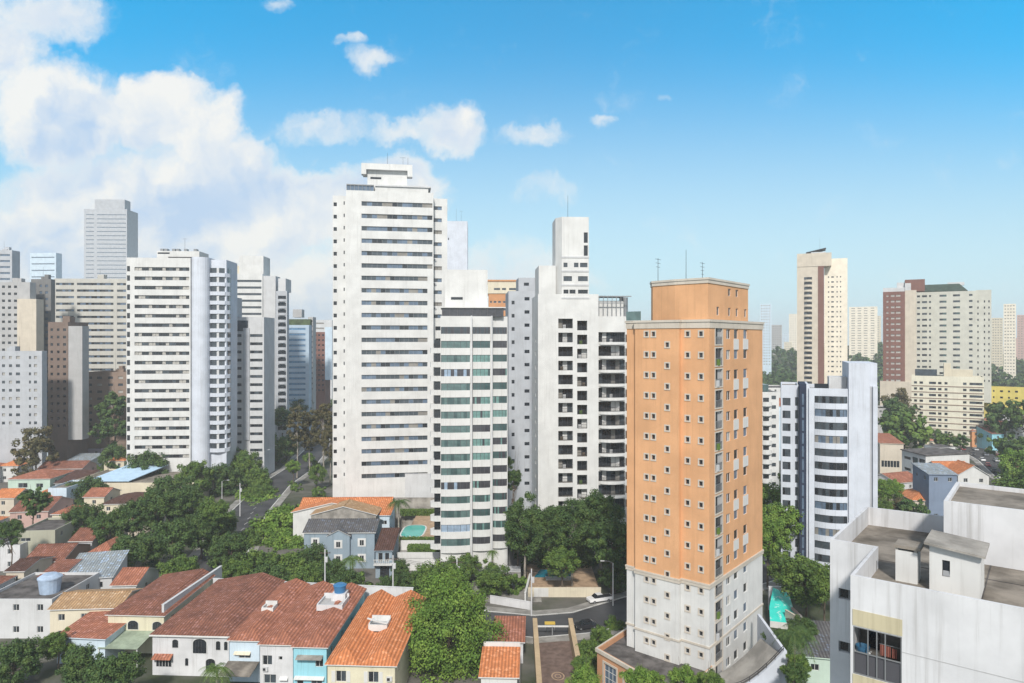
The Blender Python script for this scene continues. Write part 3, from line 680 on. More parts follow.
for i in range(14):
    z = z0 - 1.0 - i * fh
    if z < 3: break
    f2.win(f2.s_(782.5), f2.s_(790.5), z, z + 1.7, 3, [GL[0], GL[1]], FRAMED, 1 + i % 3); f2.win(f2.s_(795), f2.s_(798), z, z + 1.9, 1, [GL[1]], FRAMED)
    T.inst('balcony', 'w2l', open_balcony(2.6, .7, .85, WHITE2, None, False), f2.s_(781) , 2.19, z - .85)
shell(T, [(x0, 2.2), (x1, 2.2), (x1, 14), (x0, 14)], 0, Z(386, d0), WHITE2, ROOFC, .5, {0: f2}); 
mb = MB(); mb.box(f.s_(830), f.s_(848), 3, 8, zt - .9, Z(377, d0), LGREY); mb.box(f.s_(815), f.s_(829), 2, 3, zt - .9, Z(384, d0), GL[0]); T.part('roof_plant_room', mb)
T.done()

# striped balcony block between the orange tower and the bowed one
T, W = tower('apartment_block', 'narrow white balcony block wedged behind the orange tower beside the bowed white block', 752, 205, 0, 779)
d0 = 205; f = Face(T, 0, 0, W, 0); fh = 9.6 * d0 / F
for i in range(16):
    z = Z(402, d0) - i * fh
    if z < 3: break
    f.win(f.s_(763), f.s_(769), z, z + 1.3, 2, GL[:1], FRAMED); f.win(f.s_(771.5), f.s_(776), z + .8, z + 1.9, 1, [GL[1]], FRAMED)
    T.inst('balcony', 'bb', open_balcony(3.2, .9, 1.0, WHITE, None, True), f.s_(761.5), -.01, z - 1.0)
shell(T, rect(0, W, 0, 14), 0, Z(392, d0), WHITE, ROOFC, .8, {0: f}); mb = MB(); mb.box(1, f.s_(771), 2, 9, Z(392, d0) - .8, Z(385, d0), GLG[1]); T.part('rooftop_glazing', mb); T.done()

# ================================================================ the near building with the roof terrace
e_ang = math.atan2(-.62, .785)
T = Thing('apartment_building', 'closest white building with stained parapets round a grey flat roof terrace', 'building', 16.5, 33.3, 0, e_ang)
zp = H - 11.45; zr = H - 12.65
pts = [(0, 0), (26, 0), (26, 18), (-2.3, 15.6), (-2.3, 5.8), (0, 5.8)]
f = Face(T, 0, 0, 26, 0); g2 = Face(T, -2.3, 5.8, 0, 5.8)
sw = 2.2
f.hole(.12, sw, H - 16.2, H - 13.9, 0); f.hole(.12, sw, H - 19.2, H - 16.9, 0)
for k in range(2): g2.win(.45, 1.5, H - 14.75 - 3 * k, H - 14.15 - 3 * k, 2, GL[:1], METAL)
for i, fc in enumerate([f, Face(T, 26, 0, 26, 18), Face(T, 26, 18, -2.3, 15.6), Face(T, -2.3, 15.6, -2.3, 5.8), g2, Face(T, 0, 5.8, 0, 0)]): fc.build(0, zp, WORN)
crown_roof(T.w, pts, zp, WORN, ROOFC, 1.2, .16)
mb = MB(); mb.box(.1, sw + .02, -.03, -.002, H - 13.85, H - 13.08, CREAM2 if 'CREAM2' in globals() else wall('straw_render', (.50, .45, .31), .35)); mb.box(.1, sw + .02, -.03, -.002, H - 16.88, H - 16.22, wall('straw_render', (.50, .45, .31), .35)); T.part('painted_band', mb)
for zz in (H - 16.2, H - 19.2):
    mb = MB(); w_, h_ = sw - .12, 2.3
    for a in (.0, .62, 1.0, 1.36, w_ - .05): mb.box(.12 + a, .17 + a, .02, .07, zz, zz + h_, METAL)
    for a in (.0, 1.05, h_ - .05): mb.box(.12, .12 + w_, .015, .075, zz + a, zz + a + .05, METAL)
    o = T.part('loggia_glazing', mb)
    mb = MB(); x0, x1 = .12, sw
    mb.poly([(x0, .01, zz), (x1, .01, zz), (x1, 1.5, zz), (x0, 1.5, zz)], PAVE); mb.poly([(x0, 1.5, zz + h_), (x1, 1.5, zz + h_), (x1, .01, zz + h_), (x0, .01, zz + h_)], LGREY)
    mb.poly([(x0, 1.5, zz), (x1, 1.5, zz), (x1, 1.5, zz + h_), (x0, 1.5, zz + h_)], mat('dim_room_wall', (.16, .15, .14), .9, var=.3, scale=2)); mb.poly([(x0, .01, zz), (x0, 1.5, zz), (x0, 1.5, zz + h_), (x0, .01, zz + h_)], GREY); mb.poly([(x1, 1.5, zz), (x1, .01, zz), (x1, .01, zz + h_), (x1, 1.5, zz + h_)], GREY)
    mb.box(x0 + .02, x1 - .02, .1, .14, zz, zz + 1.0, FRAMED); mb.box(x0 + .4, x0 + .9, 1.4, 1.49, zz + .9, zz + 1.9, GL[0]); T.part('loggia_room', mb)
zz = H - 16.2
def lathe(prof, m, n=16):
    b = MB()
    for j in range(len(prof) - 1):
        (r0, z0_), (r1, z1_) = prof[j], prof[j + 1]
        for q in range(n):
            t0, t1 = 2 * math.pi * q / n, 2 * math.pi * (q + 1) / n
            b.poly([(r0 * math.cos(t0), r0 * math.sin(t0), z0_), (r0 * math.cos(t1), r0 * math.sin(t1), z0_), (r1 * math.cos(t1), r1 * math.sin(t1), z1_), (r1 * math.cos(t0), r1 * math.sin(t0), z1_)], m)
    return b
BLUEP = mat('blue_plastic', (.03, .10, .18), .4, .4, var=0); ORANGEP = mat('orange_cloth', (.24, .09, .07), .8, .2, var=.2)
def lay(name, mb, p, label, cat, group=None, rz=0): o = link(name, mb.mesh(name), None, p, rz); return tag(o, label, cat, group)
pp_ = T.M @ Vector((.45, .45, zz + 1.0)); lay('laundry_tub', lathe([(.05, 0), (.22, .0), (.3, .28), (.32, .28), (.28, .02), (0, .02)], BLUEP), pp_, 'bright blue plastic tub inside the glazed loggia under the straw band', 'tub')
mb = MB(); mb.box(-.32, .32, -.2, .2, -1.0, -.02, LGREY); mb.box(-.36, .36, -.22, .22, -.02, .0, WHITE); lay('laundry_stand', mb, pp_, 'pale stand carrying the blue tub inside the glazed loggia', 'stand', None, e_ang)
mb = MB()
for i in range(3):
    a = i * .26; n = 6
    for k in range(n): mb.poly([(a + .2 * k / n, .03 * math.sin(k * 2), 0), (a + .2 * (k + 1) / n, .03 * math.sin(k * 2 + 2), 0), (a + .2 * (k + 1) / n, .03 * math.sin(k * 2 + 2) + .02, .55 - .05 * i), (a + .2 * k / n, .03 * math.sin(k * 2) + .02, .55 - .05 * i)], ORANGEP)
mb.box(-.05, .85, .0, .02, .54, .56, METAL)
lay('hanging_laundry', mb, T.M @ Vector((1.2, .5, zz + 1.0)), 'orange cloths hung on a rail inside the glazed loggia', 'laundry', None, e_ang)
mb = MB(); mb.box(0, 23.7, -.012, -.001, H - 14.6, H - 14.57, GREY); T.part('wall_joint', mb).location = (2.22, 0, 0)
# raised storey at the back with its own flat roof
mb = MB(); bx0, by0 = 2.77, 10.4; zz2 = zr + 3.05; pr = rect(bx0, 22, by0, 17.2); shell(T, pr, zr - .02, zz2 + .25, WORN, ROOFC, .25, None, mb); mb.box(bx0 + 6, bx0 + 6.08, by0 + .2, 17, zz2 - .01, zz2 + .02, ROOFC); T.part('roof_storey', mb)
mb = MB(); mb.box(5.0, 5.06, .2, 10.3, zr, zr + .03, DROOF); mb.box(9, 9.06, .2, 10.3, zr, zr + .03, DROOF); mb.box(-2.1, 20, 7.5, 7.56, zr, zr + .03, DROOF); T.part('roof_joint', mb)
# small white shaft with slab cap
sx, sy = 1.25, 4.35
mb = MB(); mb.box(sx, sx + 1.0, sy, sy + 1.1, zr, zr + 1.62, WHITE); mb.box(sx - .06, sx + 1.15, sy - .08, sy + 1.3, zr + 1.75, zr + 1.9, ROOFC)
for a in (0, .86): 
    for c in (0, .95): mb.box(sx + a, sx + a + .12, sy + c, sy + c + .12, zr + 1.62, zr + 1.75, CONC)
T.part('vent_shaft', mb)
# roof hut with sloping slab
sx, sy, w_, dp = 2.85, 3.8, 2.15, 2.2
hut = MB(); ff = Face(T, sx, sy, sx + w_, sy); ff.hole(.55, .88, zr + .85, zr + 1.65, .1)
def hz(x): return zr + 2.35 - (x - sx) / w_ * .22
ff.build(zr, zr + 2.05, WHITE, hut); hut.poly([(sx, sy, zr + 2.05), (sx + w_, sy, zr + 2.05), (sx + w_, sy, hz(sx + w_)), (sx, sy, hz(sx))], WHITE)
hut.poly([(sx + w_, sy, zr), (sx + w_, sy + dp, zr), (sx + w_, sy + dp, hz(sx + w_)), (sx + w_, sy, hz(sx + w_))], WHITE); hut.poly([(sx, sy + dp, zr), (sx, sy, zr), (sx, sy, hz(sx)), (sx, sy + dp, hz(sx))], WHITE)
hut.poly([(sx + w_, sy + dp, zr), (sx, sy + dp, zr), (sx, sy + dp, hz(sx)), (sx + w_, sy + dp, hz(sx + w_))], WHITE)
ho = T.part('roof_hut', hut)
mb = MB(); x0, x1 = sx - .2, sx + w_ + .2; mb.slab([(x0, sy - .35, hz(x0) + .12), (x1, sy - .35, hz(x1) + .12), (x1, sy + dp + .35, hz(x1) + .12), (x0, sy + dp + .35, hz(x0) + .12)], .11, CONC); T.part('sloping_slab', mb, ho)
mb = MB(); mb.poly([(sx + .55, sy + .1, zr + .85), (sx + .88, sy + .1, zr + .85), (sx + .88, sy + .1, zr + 1.65), (sx + .55, sy + .1, zr + 1.65)], GL[0]); mb.add((lambda b: (b.box(0, .3, 0, .02, 0, .7, METAL), b)[-1])(MB()), Matrix.Translation((sx + .58, sy - .03, zr + .88)) @ Matrix.Rotation(-.5, 4, 'X')); T.part('hut_window', mb, ho)
mb = MB(); mb.tube([(-.2 + .35, 5.4, zr), (.15, 5.4, zr + .55)], [.05, .05], METAL, 6); T.part('vent_pipe', mb)
T.done()

# ================================================================ generic slabs
def slab_tower(name, label, u0, u1, v0, d, ang=0, dep=14, m=WHITE, fhp=None, rows=12, v1=None, style='band', cols=None, gl=None, roof=True, extra=None, side=None, flat=False, wh=1.1, sidecols=None, fr=FRAMED, group=None, uside=None):
    """block whose roof edge is at row v0; fhp = storey height in picture rows at its depth"""
    if u0 > 600: ang = -math.degrees(math.atan((u0 - CU) / F)) - .4
    T, W = tower(name, label, u0, d, ang, u1, group=group); T.flat = flat
    if uside:
        k = (uside - CU) / F; a = R(ang); ex, ey = T.x + W * math.cos(a), T.y + W * math.sin(a); dep = max(3, (k * ey - ex) / (-math.sin(a) - k * math.cos(a)))
    zt = Z(v0, d); f = Face(T, 0, 0, W, 0)
    fh = (fhp or 5) * d / F; zz = zt - 2.6 if v1 is None else Z(v1, d); sf = None; gl = gl or GL[:2]
    if sidecols: sf = Face(T, W, 0, W, dep) if side == 'r' else Face(T, 0, dep, 0, 0)
    for i in range(rows):
        z = zz - i * fh
        if z < 1.5: break
        for j, (a, b_x) in enumerate(cols or [(u0 + 1.5, u1 - 1.5)]):
            s0, s1 = f.s_(a), f.s_(b_x); n = max(1, int((s1 - s0) / 1.3))
            if style == 'bal':
                f.win(s0, s1, z, z + 1.6, n, gl, fr, 1 + (i * 3 + j) % 5); T.inst('balcony', ('sb', round(s1 - s0, 1), m.name), open_balcony(s1 - s0, .9, 1.0, m, None, True), s0, -.01, z - 1.0)
            else: f.win(s0, s1, z, z + wh, n, gl, fr, 1 + (i * 3 + j) % 5, rev=.25)
        if sf:
            for q in sidecols: sf.win(sf.L * q - .7, sf.L * q + .7, z, z + 1.1, 1, gl[:1], fr)
    fs = {0: f}
    if sf: fs[1 if side == 'r' else 3] = sf
    shell(T, rect(0, W, 0, dep), 0, zt, m, ROOFC, .8, fs)
    T.f = f; T.W = W; T.zt = zt; T.d = d
    if roof and not flat: roof_bits(T, W * .15, W * .85, 2, dep - 2, zt - .8, 2, int(u0), 3.5, m)
    if extra: extra(T)
    return T.done()
def block(T, u0, u1, v0, v1, y0, y1, m, name='roof_storey', proud=0):
    mb = MB(); mb.box(T.f.s_(u0), T.f.s_(u1), y0, y1, Z(v1, T.d), Z(v0, T.d), m); return T.part(name, mb) if not T.flat else T.w.add(mb, Matrix())
G2C = [GL[0], GL[1], GL[2]]
# --- the big ribbon-window tower at the left with its rounded corner shaft
T, W = tower('apartment_tower', 'broad white ribbon-window tower with a rounded white corner shaft and white roof house', 126.5, 240, 4, 190.5)
d0 = 240; f = Face(T, 0, 0, W, 0); zt = Z(257.5, d0); fh = 9.4 * d0 / F
for i in range(21):
    z = Z(268.8, d0) - i * fh
    if z < 3: break
    f.win(f.s_(134.5), f.s_(189.3), z - .6, z + .65, 16, [GL[0], GL[1], GL[0], GL[3]], FRAMED, 1 + i % 9, rev=.35); f.win(f.s_(127), f.s_(130), z - .9, z + 1.0, 1, [GL[0]], FRAMED)
f.build(0, zt, WHITE); Face(T, 0, 18, 0, 0).build(0, zt, WHITE); Face(T, W, 18, 0, 18).build(0, zt, WHITE); Face(T, W, 0, W, 18).build(0, zt, WHITE); crown_roof(T.w, rect(0, W, 0, 18), zt, WHITE, ROOFC, .9)
mb = MB(); r_ = 3.1; c = (W + r_ - .3, 2.2); pts = [(c[0] + r_ * math.cos(t), c[1] + r_ * math.sin(t)) for t in [math.pi * (1 + k / 12) for k in range(13)]] + [(c[0] + r_, 14), (c[0] - r_, 14)]; mb.prism(pts, 0, Z(256.5, d0), WHITE2, ROOFC); T.part('rounded_shaft', mb)
xw = c[0] + r_; 
for i in range(20):
    z = Z(270, d0) - i * fh
    if z < 3: break
    T.inst('rounded_balcony', 'lb', lambda: (lambda b: (b.prism([(0, 0), (2.6, -.5), (5.0, .4), (6.1, 2.4), (6.1, 5), (0, 5)], 0, 1.35, WHITE2), b.prism([(0.1, .4), (2.5, 0), (4.7, .8), (5.6, 2.6), (5.6, 5), (0.1, 5)], 1.35, 3.2, GL[1]), b.box(2.4, 3.2, -.18, .2, 1.35, 3.2, LGREY), b)[-1])(MB()), xw, 2.2, z - 2.0)
mb = MB(); mb.box(xw, xw + 5.4, 3.2, 15, 0, Z(258, d0), WHITE2, ROOFC); T.part('side_wing', mb)
mb = MB(); mb.box(f.s_(153), f.s_(196), 3, 12, zt - .9, Z(249.5, d0), WHITE); mb.box(f.s_(154), f.s_(166), 2.95, 3.02, Z(252.5, d0), Z(251, d0), GL[0]); mb.box(f.s_(167), f.s_(197), 1, 3, zt - .9, zt + .5, DMETAL)
for a in (154, 158, 166, 170, 178, 188): mb.box(f.s_(a), f.s_(a + 3), 5, 7, Z(249.5, d0), Z(246.5, d0), METAL)
T.part('roof_house', mb); mb = MB(); antenna(mb, f.s_(178), 6, Z(249.5, d0), 5, bars=1); T.part('antenna', mb); T.done()
# --- further left and behind
slab_tower('apartment_tower', 'white tower with close ribbon windows partly behind the one with the rounded shaft', 54, 128, 278.5, 330, 3, 16, wall('warm_grey_render', (.50, .49, .45), .3), 6.6, 20, 285, cols=[(56, 74), (77, 113.5), (117, 126)], gl=G2C)
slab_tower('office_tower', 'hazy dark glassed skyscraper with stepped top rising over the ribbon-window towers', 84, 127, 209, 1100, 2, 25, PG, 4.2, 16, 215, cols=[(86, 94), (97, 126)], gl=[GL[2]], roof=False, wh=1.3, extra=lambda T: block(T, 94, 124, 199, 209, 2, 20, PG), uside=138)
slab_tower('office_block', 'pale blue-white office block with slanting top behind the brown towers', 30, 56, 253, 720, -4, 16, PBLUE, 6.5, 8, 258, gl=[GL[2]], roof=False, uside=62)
slab_tower('apartment_tower', 'grey concrete tower with pale shaft behind the blue-grey block', 0, 30, 282, 300, 3, 14, GREY, 7, 20, 288, cols=[(2, 5), (8, 11), (14, 17)], gl=GL[:1], extra=lambda T: block(T, 19, 38, 299, 430, -1.2, 4, BEIGE, 'stair_shaft'), uside=36)
slab_tower('apartment_tower', 'bluish grey tower block with a flat top next to the grey concrete one', -12, 12, 250, 380, 2, 14, PG, 6, 12, 256, cols=[(0, 10)], gl=[GL[2]], uside=20)
slab_tower('apartment_tower', 'dark grey narrow tower between grey concrete and brown towers', 31, 51, 279, 310, 2, 14, wall('dark_grey_render', (.19, .19, .19)), 6.6, 20, 287, cols=[(39.5, 42), (45, 48)], gl=[GL[2]], uside=54)
slab_tower('apartment_block', 'low blue-grey block of flats rising over the far left red roofs', -8, 42, 351, 262, 3, 15, PG, 8.2, 9, 359, cols=[(2, 5), (9, 12), (16, 20), (29, 31), (34, 37)], gl=[GL[1], GL[3]], uside=47)
slab_tower('apartment_tower', 'brown brick tower with grey blank flank standing before the ribbon-window tower', 48, 68, 322, 280, 3, 14, wall('brown_brick', (.20, .15, .125)), 7.4, 14, 331, cols=[(50.5, 53), (57, 59.5), (63, 66)], gl=GL[:1], extra=lambda T: block(T, 68, 82, 326, 440, 0.2, 5, GREY, 'blank_flank'), uside=88)
slab_tower('apartment_block', 'dull blue-brown block under trees beyond the brown tower', 86, 127, 372, 300, 0, 14, BROWN, 7, 8, 379, cols=[(89, 92), (97, 102), (108, 113), (118, 123)], gl=[GL[1], GL[3]])
slab_tower('apartment_tower', 'cream-topped striped tower with tall blank roof box and grey flank', 224.5, 262.5, 273.5, 335, 3, 16, WHITE, 6.6, 20, 282, cols=[(227, 261.5)], gl=[GL[1]], roof=False,
    extra=lambda T: (block(T, 237, 261.5, 255, 273.5, 3, 14, WHITE), block(T, 224.5, 237, 265, 273.5, 3, 14, CREAM), block(T, 262.5, 275, 275.5, 440, 1, 9, LGREY, 'side_wing')))
slab_tower('apartment_tower', 'slim grey-blue tower with bowed balconies attached behind the cream-topped striped one', 276, 287, 291, 330, 3, 16, PG, 6.9, 20, 299, cols=[(278, 286)], style='bal', gl=[GL[0]], roof=False, extra=lambda T: block(T, 277, 284.5, 278, 291, 2, 12, LGREY), uside=289)
slab_tower('apartment_tower', 'grey-white tower with short ribbon windows and balconies on both sides beside the rounded balconies', 227.5, 264, 317, 262, 3, 14, LGREY, 8.2, 16, 337, cols=[(231.5, 241.5), (250, 262.5), (225.5, 228)], gl=[GL[0], GL[1]], roof=False,
    extra=lambda T: (block(T, 226, 234, 297, 317, 1, 9, PG), block(T, 236, 248, 320.5, 331, -.3, 1, GL[1], 'rooftop_glazing'), block(T, 243.5, 249.5, 328, 440, -.5, .1, PG, 'pilaster')))
slab_tower('office_block', 'light blue glass-banded office block with a planted roof terrace', 287.5, 309, 325, 395, 3, 16, wall('light_blue_render', (.42, .52, .62), .1), 5.5, 14, 330, cols=[(288.5, 305.5)], gl=[GLB[0]], wh=1.2, roof=False, extra=lambda T: (block(T, 287.5, 309, 319, 325, 3, 12, mat('roof_planting_green', (.09, .12, .06), .95, var=.4, scale=.5), 'roof_planting'), block(T, 291, 300, 309, 317, 4, 10, GREY)))
slab_tower('apartment_tower', 'dark balcony tower right behind the light blue banded block', 308, 313, 317, 402, 3, 16, GREY, 5.2, 14, 322, cols=[(308.6, 312.5)], gl=[GL[0]], roof=False, uside=316)
slab_tower('apartment_tower', 'reddish brown tower with white blank edge in the gap left of the tallest tower', 313, 325, 332, 440, 3, 16, BRICKR, 5.0, 12, 336, cols=[(314, 316.5), (318, 320), (322, 324)], gl=[GL[0]], roof=False, extra=lambda T: block(T, 325, 332, 327, 380, 0, 12, PBLUE, 'side_wing'))
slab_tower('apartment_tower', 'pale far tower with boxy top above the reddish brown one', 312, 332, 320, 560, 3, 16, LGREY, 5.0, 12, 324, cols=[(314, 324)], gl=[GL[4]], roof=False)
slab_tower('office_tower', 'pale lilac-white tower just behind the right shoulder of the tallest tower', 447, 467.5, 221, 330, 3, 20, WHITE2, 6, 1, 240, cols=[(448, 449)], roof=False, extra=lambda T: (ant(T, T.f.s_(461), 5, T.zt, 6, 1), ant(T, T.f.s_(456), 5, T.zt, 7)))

# --- right-hand distance
def r1x(T):
    block(T, 797, 831.5, 254, 267, -.3, 12, BEIGE, 'crown'); block(T, 818, 824, 267, 386, -.2, 1, BRICKR, 'brick_strip')
    mb = MB(); antenna(mb, T.f.s_(820), 5, Z(252, T.d), 9, bars=0); T.part('antenna', mb); mb = MB(); mb.prism([(T.f.s_(811), -.3), (T.f.s_(826), -.3), (T.f.s_(826), 11), (T.f.s_(811), 11)], Z(254, T.d) , Z(253, T.d), LGREY); mb.slab([(T.f.s_(806), -.2, Z(252.8, T.d)), (T.f.s_(826), -.2, Z(249, T.d)), (T.f.s_(826), 11, Z(249, T.d)), (T.f.s_(806), 11, Z(252.8, T.d))], .7, DMETAL); T.part('slanting_top', mb)
CW = wall('warm_white_render', (.80, .74, .62), .15)
slab_tower('apartment_tower', 'tall beige tower with balcony column, brown brick strip and slanting crown', 797, 822.5, 267, 430, 2, 18, BEIGE, 4.95, 26, 280, style='bal', cols=[(804, 812)], gl=[GL[0], GL[1]], roof=False, extra=r1x)
slab_tower('apartment_tower', 'cream blank-looking tower with rows of dot windows joined to the tall beige one', 824.3, 847.5, 259, 429, 2, 18, CW, 4.95, 26, 278, cols=[(828, 829.2), (831.2, 833.8), (836.5, 837.7), (840, 841.2)], gl=[GL[1]], roof=False, wh=.9)
def r3x(T): block(T, 905, 916.5, 291, 400, .4, 14, BEIGE, 'pale_strip'); block(T, 905, 911, 284, 291, .4, 9, LGREY); block(T, 897, 907, 283, 292, 2, 10, LGREY); block(T, 905, 925, 280.5, 292, 1, 12, BRICKR, 'penthouse'); block(T, 883, 905, 288, 294, .8, 8, LGREY, 'roof_pergola'); block(T, 880, 925, 381, 410, -.5, 10, BEIGE, 'base_storey')
slab_tower('apartment_tower', 'dark red-brown tower with rows of pale windows', 883, 905, 292, 400, 3, 18, BRICKR, 5.6, 20, 297, cols=[(886.5, 888.5), (891, 894.5), (896, 900.5)], gl=[GL[3]], fr=FRAME, roof=False, extra=r3x)
GC = wall('grey_cream_render', (.55, .55, .49), .2)
def r4x(T):
    mb = MB(); a, b_x = T.f.s_(917), T.f.s_(968); z0_, z1_ = Z(292, T.d), Z(284.5, T.d); i = len(mb.v)
    mb.poly([(a, 1, z0_), (b_x, 1, z0_), (b_x - 4, 6, z1_), (a + 3, 6, z1_)], LEAF['dark'] if 0 else mat('dark_green_roof', (.05, .075, .06), .8, var=.3)); G_ = MATS['dark_green_roof']
    mb.poly([(b_x, 1, z0_), (b_x, 14, z0_), (b_x - 4, 10, z1_), (b_x - 4, 6, z1_)], G_); mb.poly([(a + 3, 6, z1_), (b_x - 4, 6, z1_), (b_x - 4, 10, z1_), (a + 3, 10, z1_)], G_); mb.poly([(a, 14, z0_), (a, 1, z0_), (a + 3, 6, z1_), (a + 3, 10, z1_)], G_); mb.poly([(b_x, 14, z0_), (a, 14, z0_), (a + 3, 10, z1_), (b_x - 4, 10, z1_)], G_)
    T.part('mansard_roof', mb); block(T, 948, 965, 283, 286, 6.2, 9, LGREY, 'roof_house'); block(T, 976, 991.5, 292, 400, .6, 16, GC, 'side_wing')
    mb = MB()
    for u in (977.5, 984, 988.5):
        for i in range(14): mb.box(T.f.s_(u), T.f.s_(u + 1.2), .5, .58, Z(304 + i * 5.85, T.d), Z(302 + i * 5.85, T.d), GL[0])
    T.part('wing_window', mb)
slab_tower('apartment_tower', 'wide grey-cream tower with dark green mansard roof and a balcony column', 915, 976, 292.5, 410, 3, 18, GC, 5.85, 16, 297.5, cols=[(917, 920), (922, 927), (929, 931), (939.5, 946.5), (953, 960), (969, 972.5)], gl=[GL[0], GL[1], GLG[1]], roof=False, wh=1.2, extra=r4x)
def r5x(T):
    mb = MB()
    for i in range(9): z = Z(386.6 + i * 6.0, T.d); mb.box(.05, T.W - .05, -.14, -.01, z + .35, z + .8, BROWN)
    T.part('floor_band', mb); block(T, 944, 951, 363, 376, 1, 9, CREAM); block(T, 951, 973, 369, 376, 1, 9, CREAM); block(T, 915, 937, 369, 376, .5, 2, GL[1], 'rooftop_glazing')
PCR = wall('pale_cream_render', (.70, .67, .55), .25)
slab_tower('apartment_block', 'low cream eight-storey block with thin brown floor lines in front of the mansard tower', 911.5, 984, 375.5, 352, 2, 14, PCR, 6.0, 9, 383.5, cols=[(914, 917), (919.5, 923), (929, 936), (938, 941.5), (944.5, 947.5), (963, 966.5), (969.5, 982.5)], gl=[GL[1], GL[0]], roof=False, wh=1.2, extra=r5x)
slab_tower('apartment_block', 'bright yellow low block behind the crown of trees', 983, 1060, 387, 400, 0, 12, YELLOW, 6.2, 4, 391.5, cols=[(987.5, 990), (993, 994.5), (1000, 1003), (1008, 1010), (1015, 1018)], gl=[GL[0]], roof=False)
for i, (u0, u1, v0, d, m, lb) in enumerate([
    (849, 877.5, 307, 900, CW, 'wide pale far block between the tall beige and dark red-brown towers'), (760, 771.5, 304, 800, PBLUE, 'pale bluish far tower peeping past the orange tower'),
    (771.5, 782, 325, 1000, GREY, 'small dark grey far block beside the pale bluish one'), (789, 797, 314, 1300, CW, 'slim sunny cream far tower touching the tall beige one'),
    (991.5, 1003, 318, 850, CREAM, 'short cream far block right of the mansard tower'), (1003.5, 1016, 304, 700, CW, 'tall slim sunny cream tower above the hillside trees'),
    (1017, 1030, 315, 900, PINK, 'pinkish far tower at the edge beyond the slim cream one'), (782, 789, 333, 1500, PBLUE, 'tiny pale distant block low between two far towers'),
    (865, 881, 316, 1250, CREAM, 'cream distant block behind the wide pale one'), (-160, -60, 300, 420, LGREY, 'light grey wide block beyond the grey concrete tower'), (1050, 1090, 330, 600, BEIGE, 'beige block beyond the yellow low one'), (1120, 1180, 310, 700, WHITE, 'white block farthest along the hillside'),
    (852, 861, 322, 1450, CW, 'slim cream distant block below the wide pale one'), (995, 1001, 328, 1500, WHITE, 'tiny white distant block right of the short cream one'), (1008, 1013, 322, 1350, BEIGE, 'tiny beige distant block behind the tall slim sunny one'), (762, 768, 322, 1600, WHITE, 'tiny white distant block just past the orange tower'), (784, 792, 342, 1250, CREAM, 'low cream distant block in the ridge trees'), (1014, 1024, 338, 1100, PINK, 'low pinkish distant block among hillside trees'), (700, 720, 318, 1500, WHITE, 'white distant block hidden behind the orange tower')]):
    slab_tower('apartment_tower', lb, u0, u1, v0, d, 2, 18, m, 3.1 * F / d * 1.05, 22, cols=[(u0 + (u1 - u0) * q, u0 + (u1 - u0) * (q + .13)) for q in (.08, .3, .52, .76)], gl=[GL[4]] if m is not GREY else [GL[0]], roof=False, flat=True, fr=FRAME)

# ================================================================ ground, hills, streets
def ground_fn(k, oc, col, b):
    n = k.noise(oc, .03, 5, .6); n2 = k.noise(oc, .3, 5, .65)
    c = k.mix(k.ramp(n, .42, .58), (.17, .16, .145, 1), (.05, .065, .03, 1)); return k.mix(k.ramp(n2, .35, .7, 0, .6), c, (.10, .10, .09, 1))
GROUND = mat('town_ground', (.15, .15, .13), .95, .1, var=0, fn=ground_fn)
mb = MB(); mb.poly([(-3950, -55, 0), (3950, -55, 0), (3950, 6050, 0), (-3950, 6050, 0)], GROUND); struct('ground', mb)
def hill(name, cx, cy, rx, ry, h, m, seed=0):
    mb = MB(); n, k = 40, 14; r = random.Random(seed); ph = [r.uniform(0, 6) for _ in range(6)]
    mb.mi(m); 
    for j in range(k + 1):
        q = j / k
        for i in range(n):
            t = 2 * math.pi * i / n; w_ = 1 + .12 * math.sin(3 * t + ph[0]) + .07 * math.sin(7 * t + ph[1]); z = h * (math.cos(q * math.pi) + 1) / 2 * (1 + .08 * math.sin(5 * t + ph[2] + q * 5)) - .5
            mb.v.append((cx + rx * q * w_ * math.cos(t), cy + ry * q * w_ * math.sin(t), z))
    for j in range(k):
        for i in range(n): a, b_x = j * n + i, j * n + (i + 1) % n; mb.f.append((a, a + n, b_x + n, b_x)[::1]); mb.m.append(0)
    o = struct(name, mb)
    for p_ in o.data.polygons: p_.use_smooth = True
    return (cx, cy, rx, ry, h)
HILLG = mat('hill_ground', (.08, .09, .05), .95, .1, var=.4, scale=.02)
HL = [hill('hill', 480, 1000, 420, 260, 36, HILLG, 1), hill('hill', 330, 470, 110, 120, 15, HILLG, 5), hill('hill', -700, 1500, 900, 500, 35, HILLG, 3)]
def strip(name, L_, Rr, z, m, zt=None):
    mb = MB()
    for i in range(len(L_) - 1): mb.poly([(*L_[i], z), (*Rr[i], z), (*Rr[i + 1], z), (*L_[i + 1], z)], m)
    return struct(name, mb)
def offs(pts, t):
    o = []
    for i in range(len(pts)):
        a = Vector(pts[max(i - 1, 0)]); b = Vector(pts[min(i + 1, len(pts) - 1)]); d = (b - a).normalized(); o.append((pts[i][0] + d.y * t, pts[i][1] - d.x * t))
    return o
def road(name, left, width, walk=2.4, lines=True):
    rt = offs(left, width); strip(name, left, rt, .03, ASPH)
    for a, b_x in ((offs(left, -walk), left), (rt, offs(left, width + walk))):
        mb = MB()
        for i in range(len(left) - 1): mb.slab([(*a[i], .15), (*b_x[i], .15), (*b_x[i + 1], .15), (*a[i + 1], .15)], .15, PAVE)
        struct('pavement', mb)
        e = b_x if a is not rt else a; e2 = offs(e, .28 if a is rt else -.28); mb = MB()
        for i in range(len(left) - 1): mb.slab([(*e2[i], .155), (*e[i], .155), (*e[i + 1], .155), (*e2[i + 1], .155)][::(1 if a is not rt else -1)], .14, KERB)
        struct('kerb', mb)
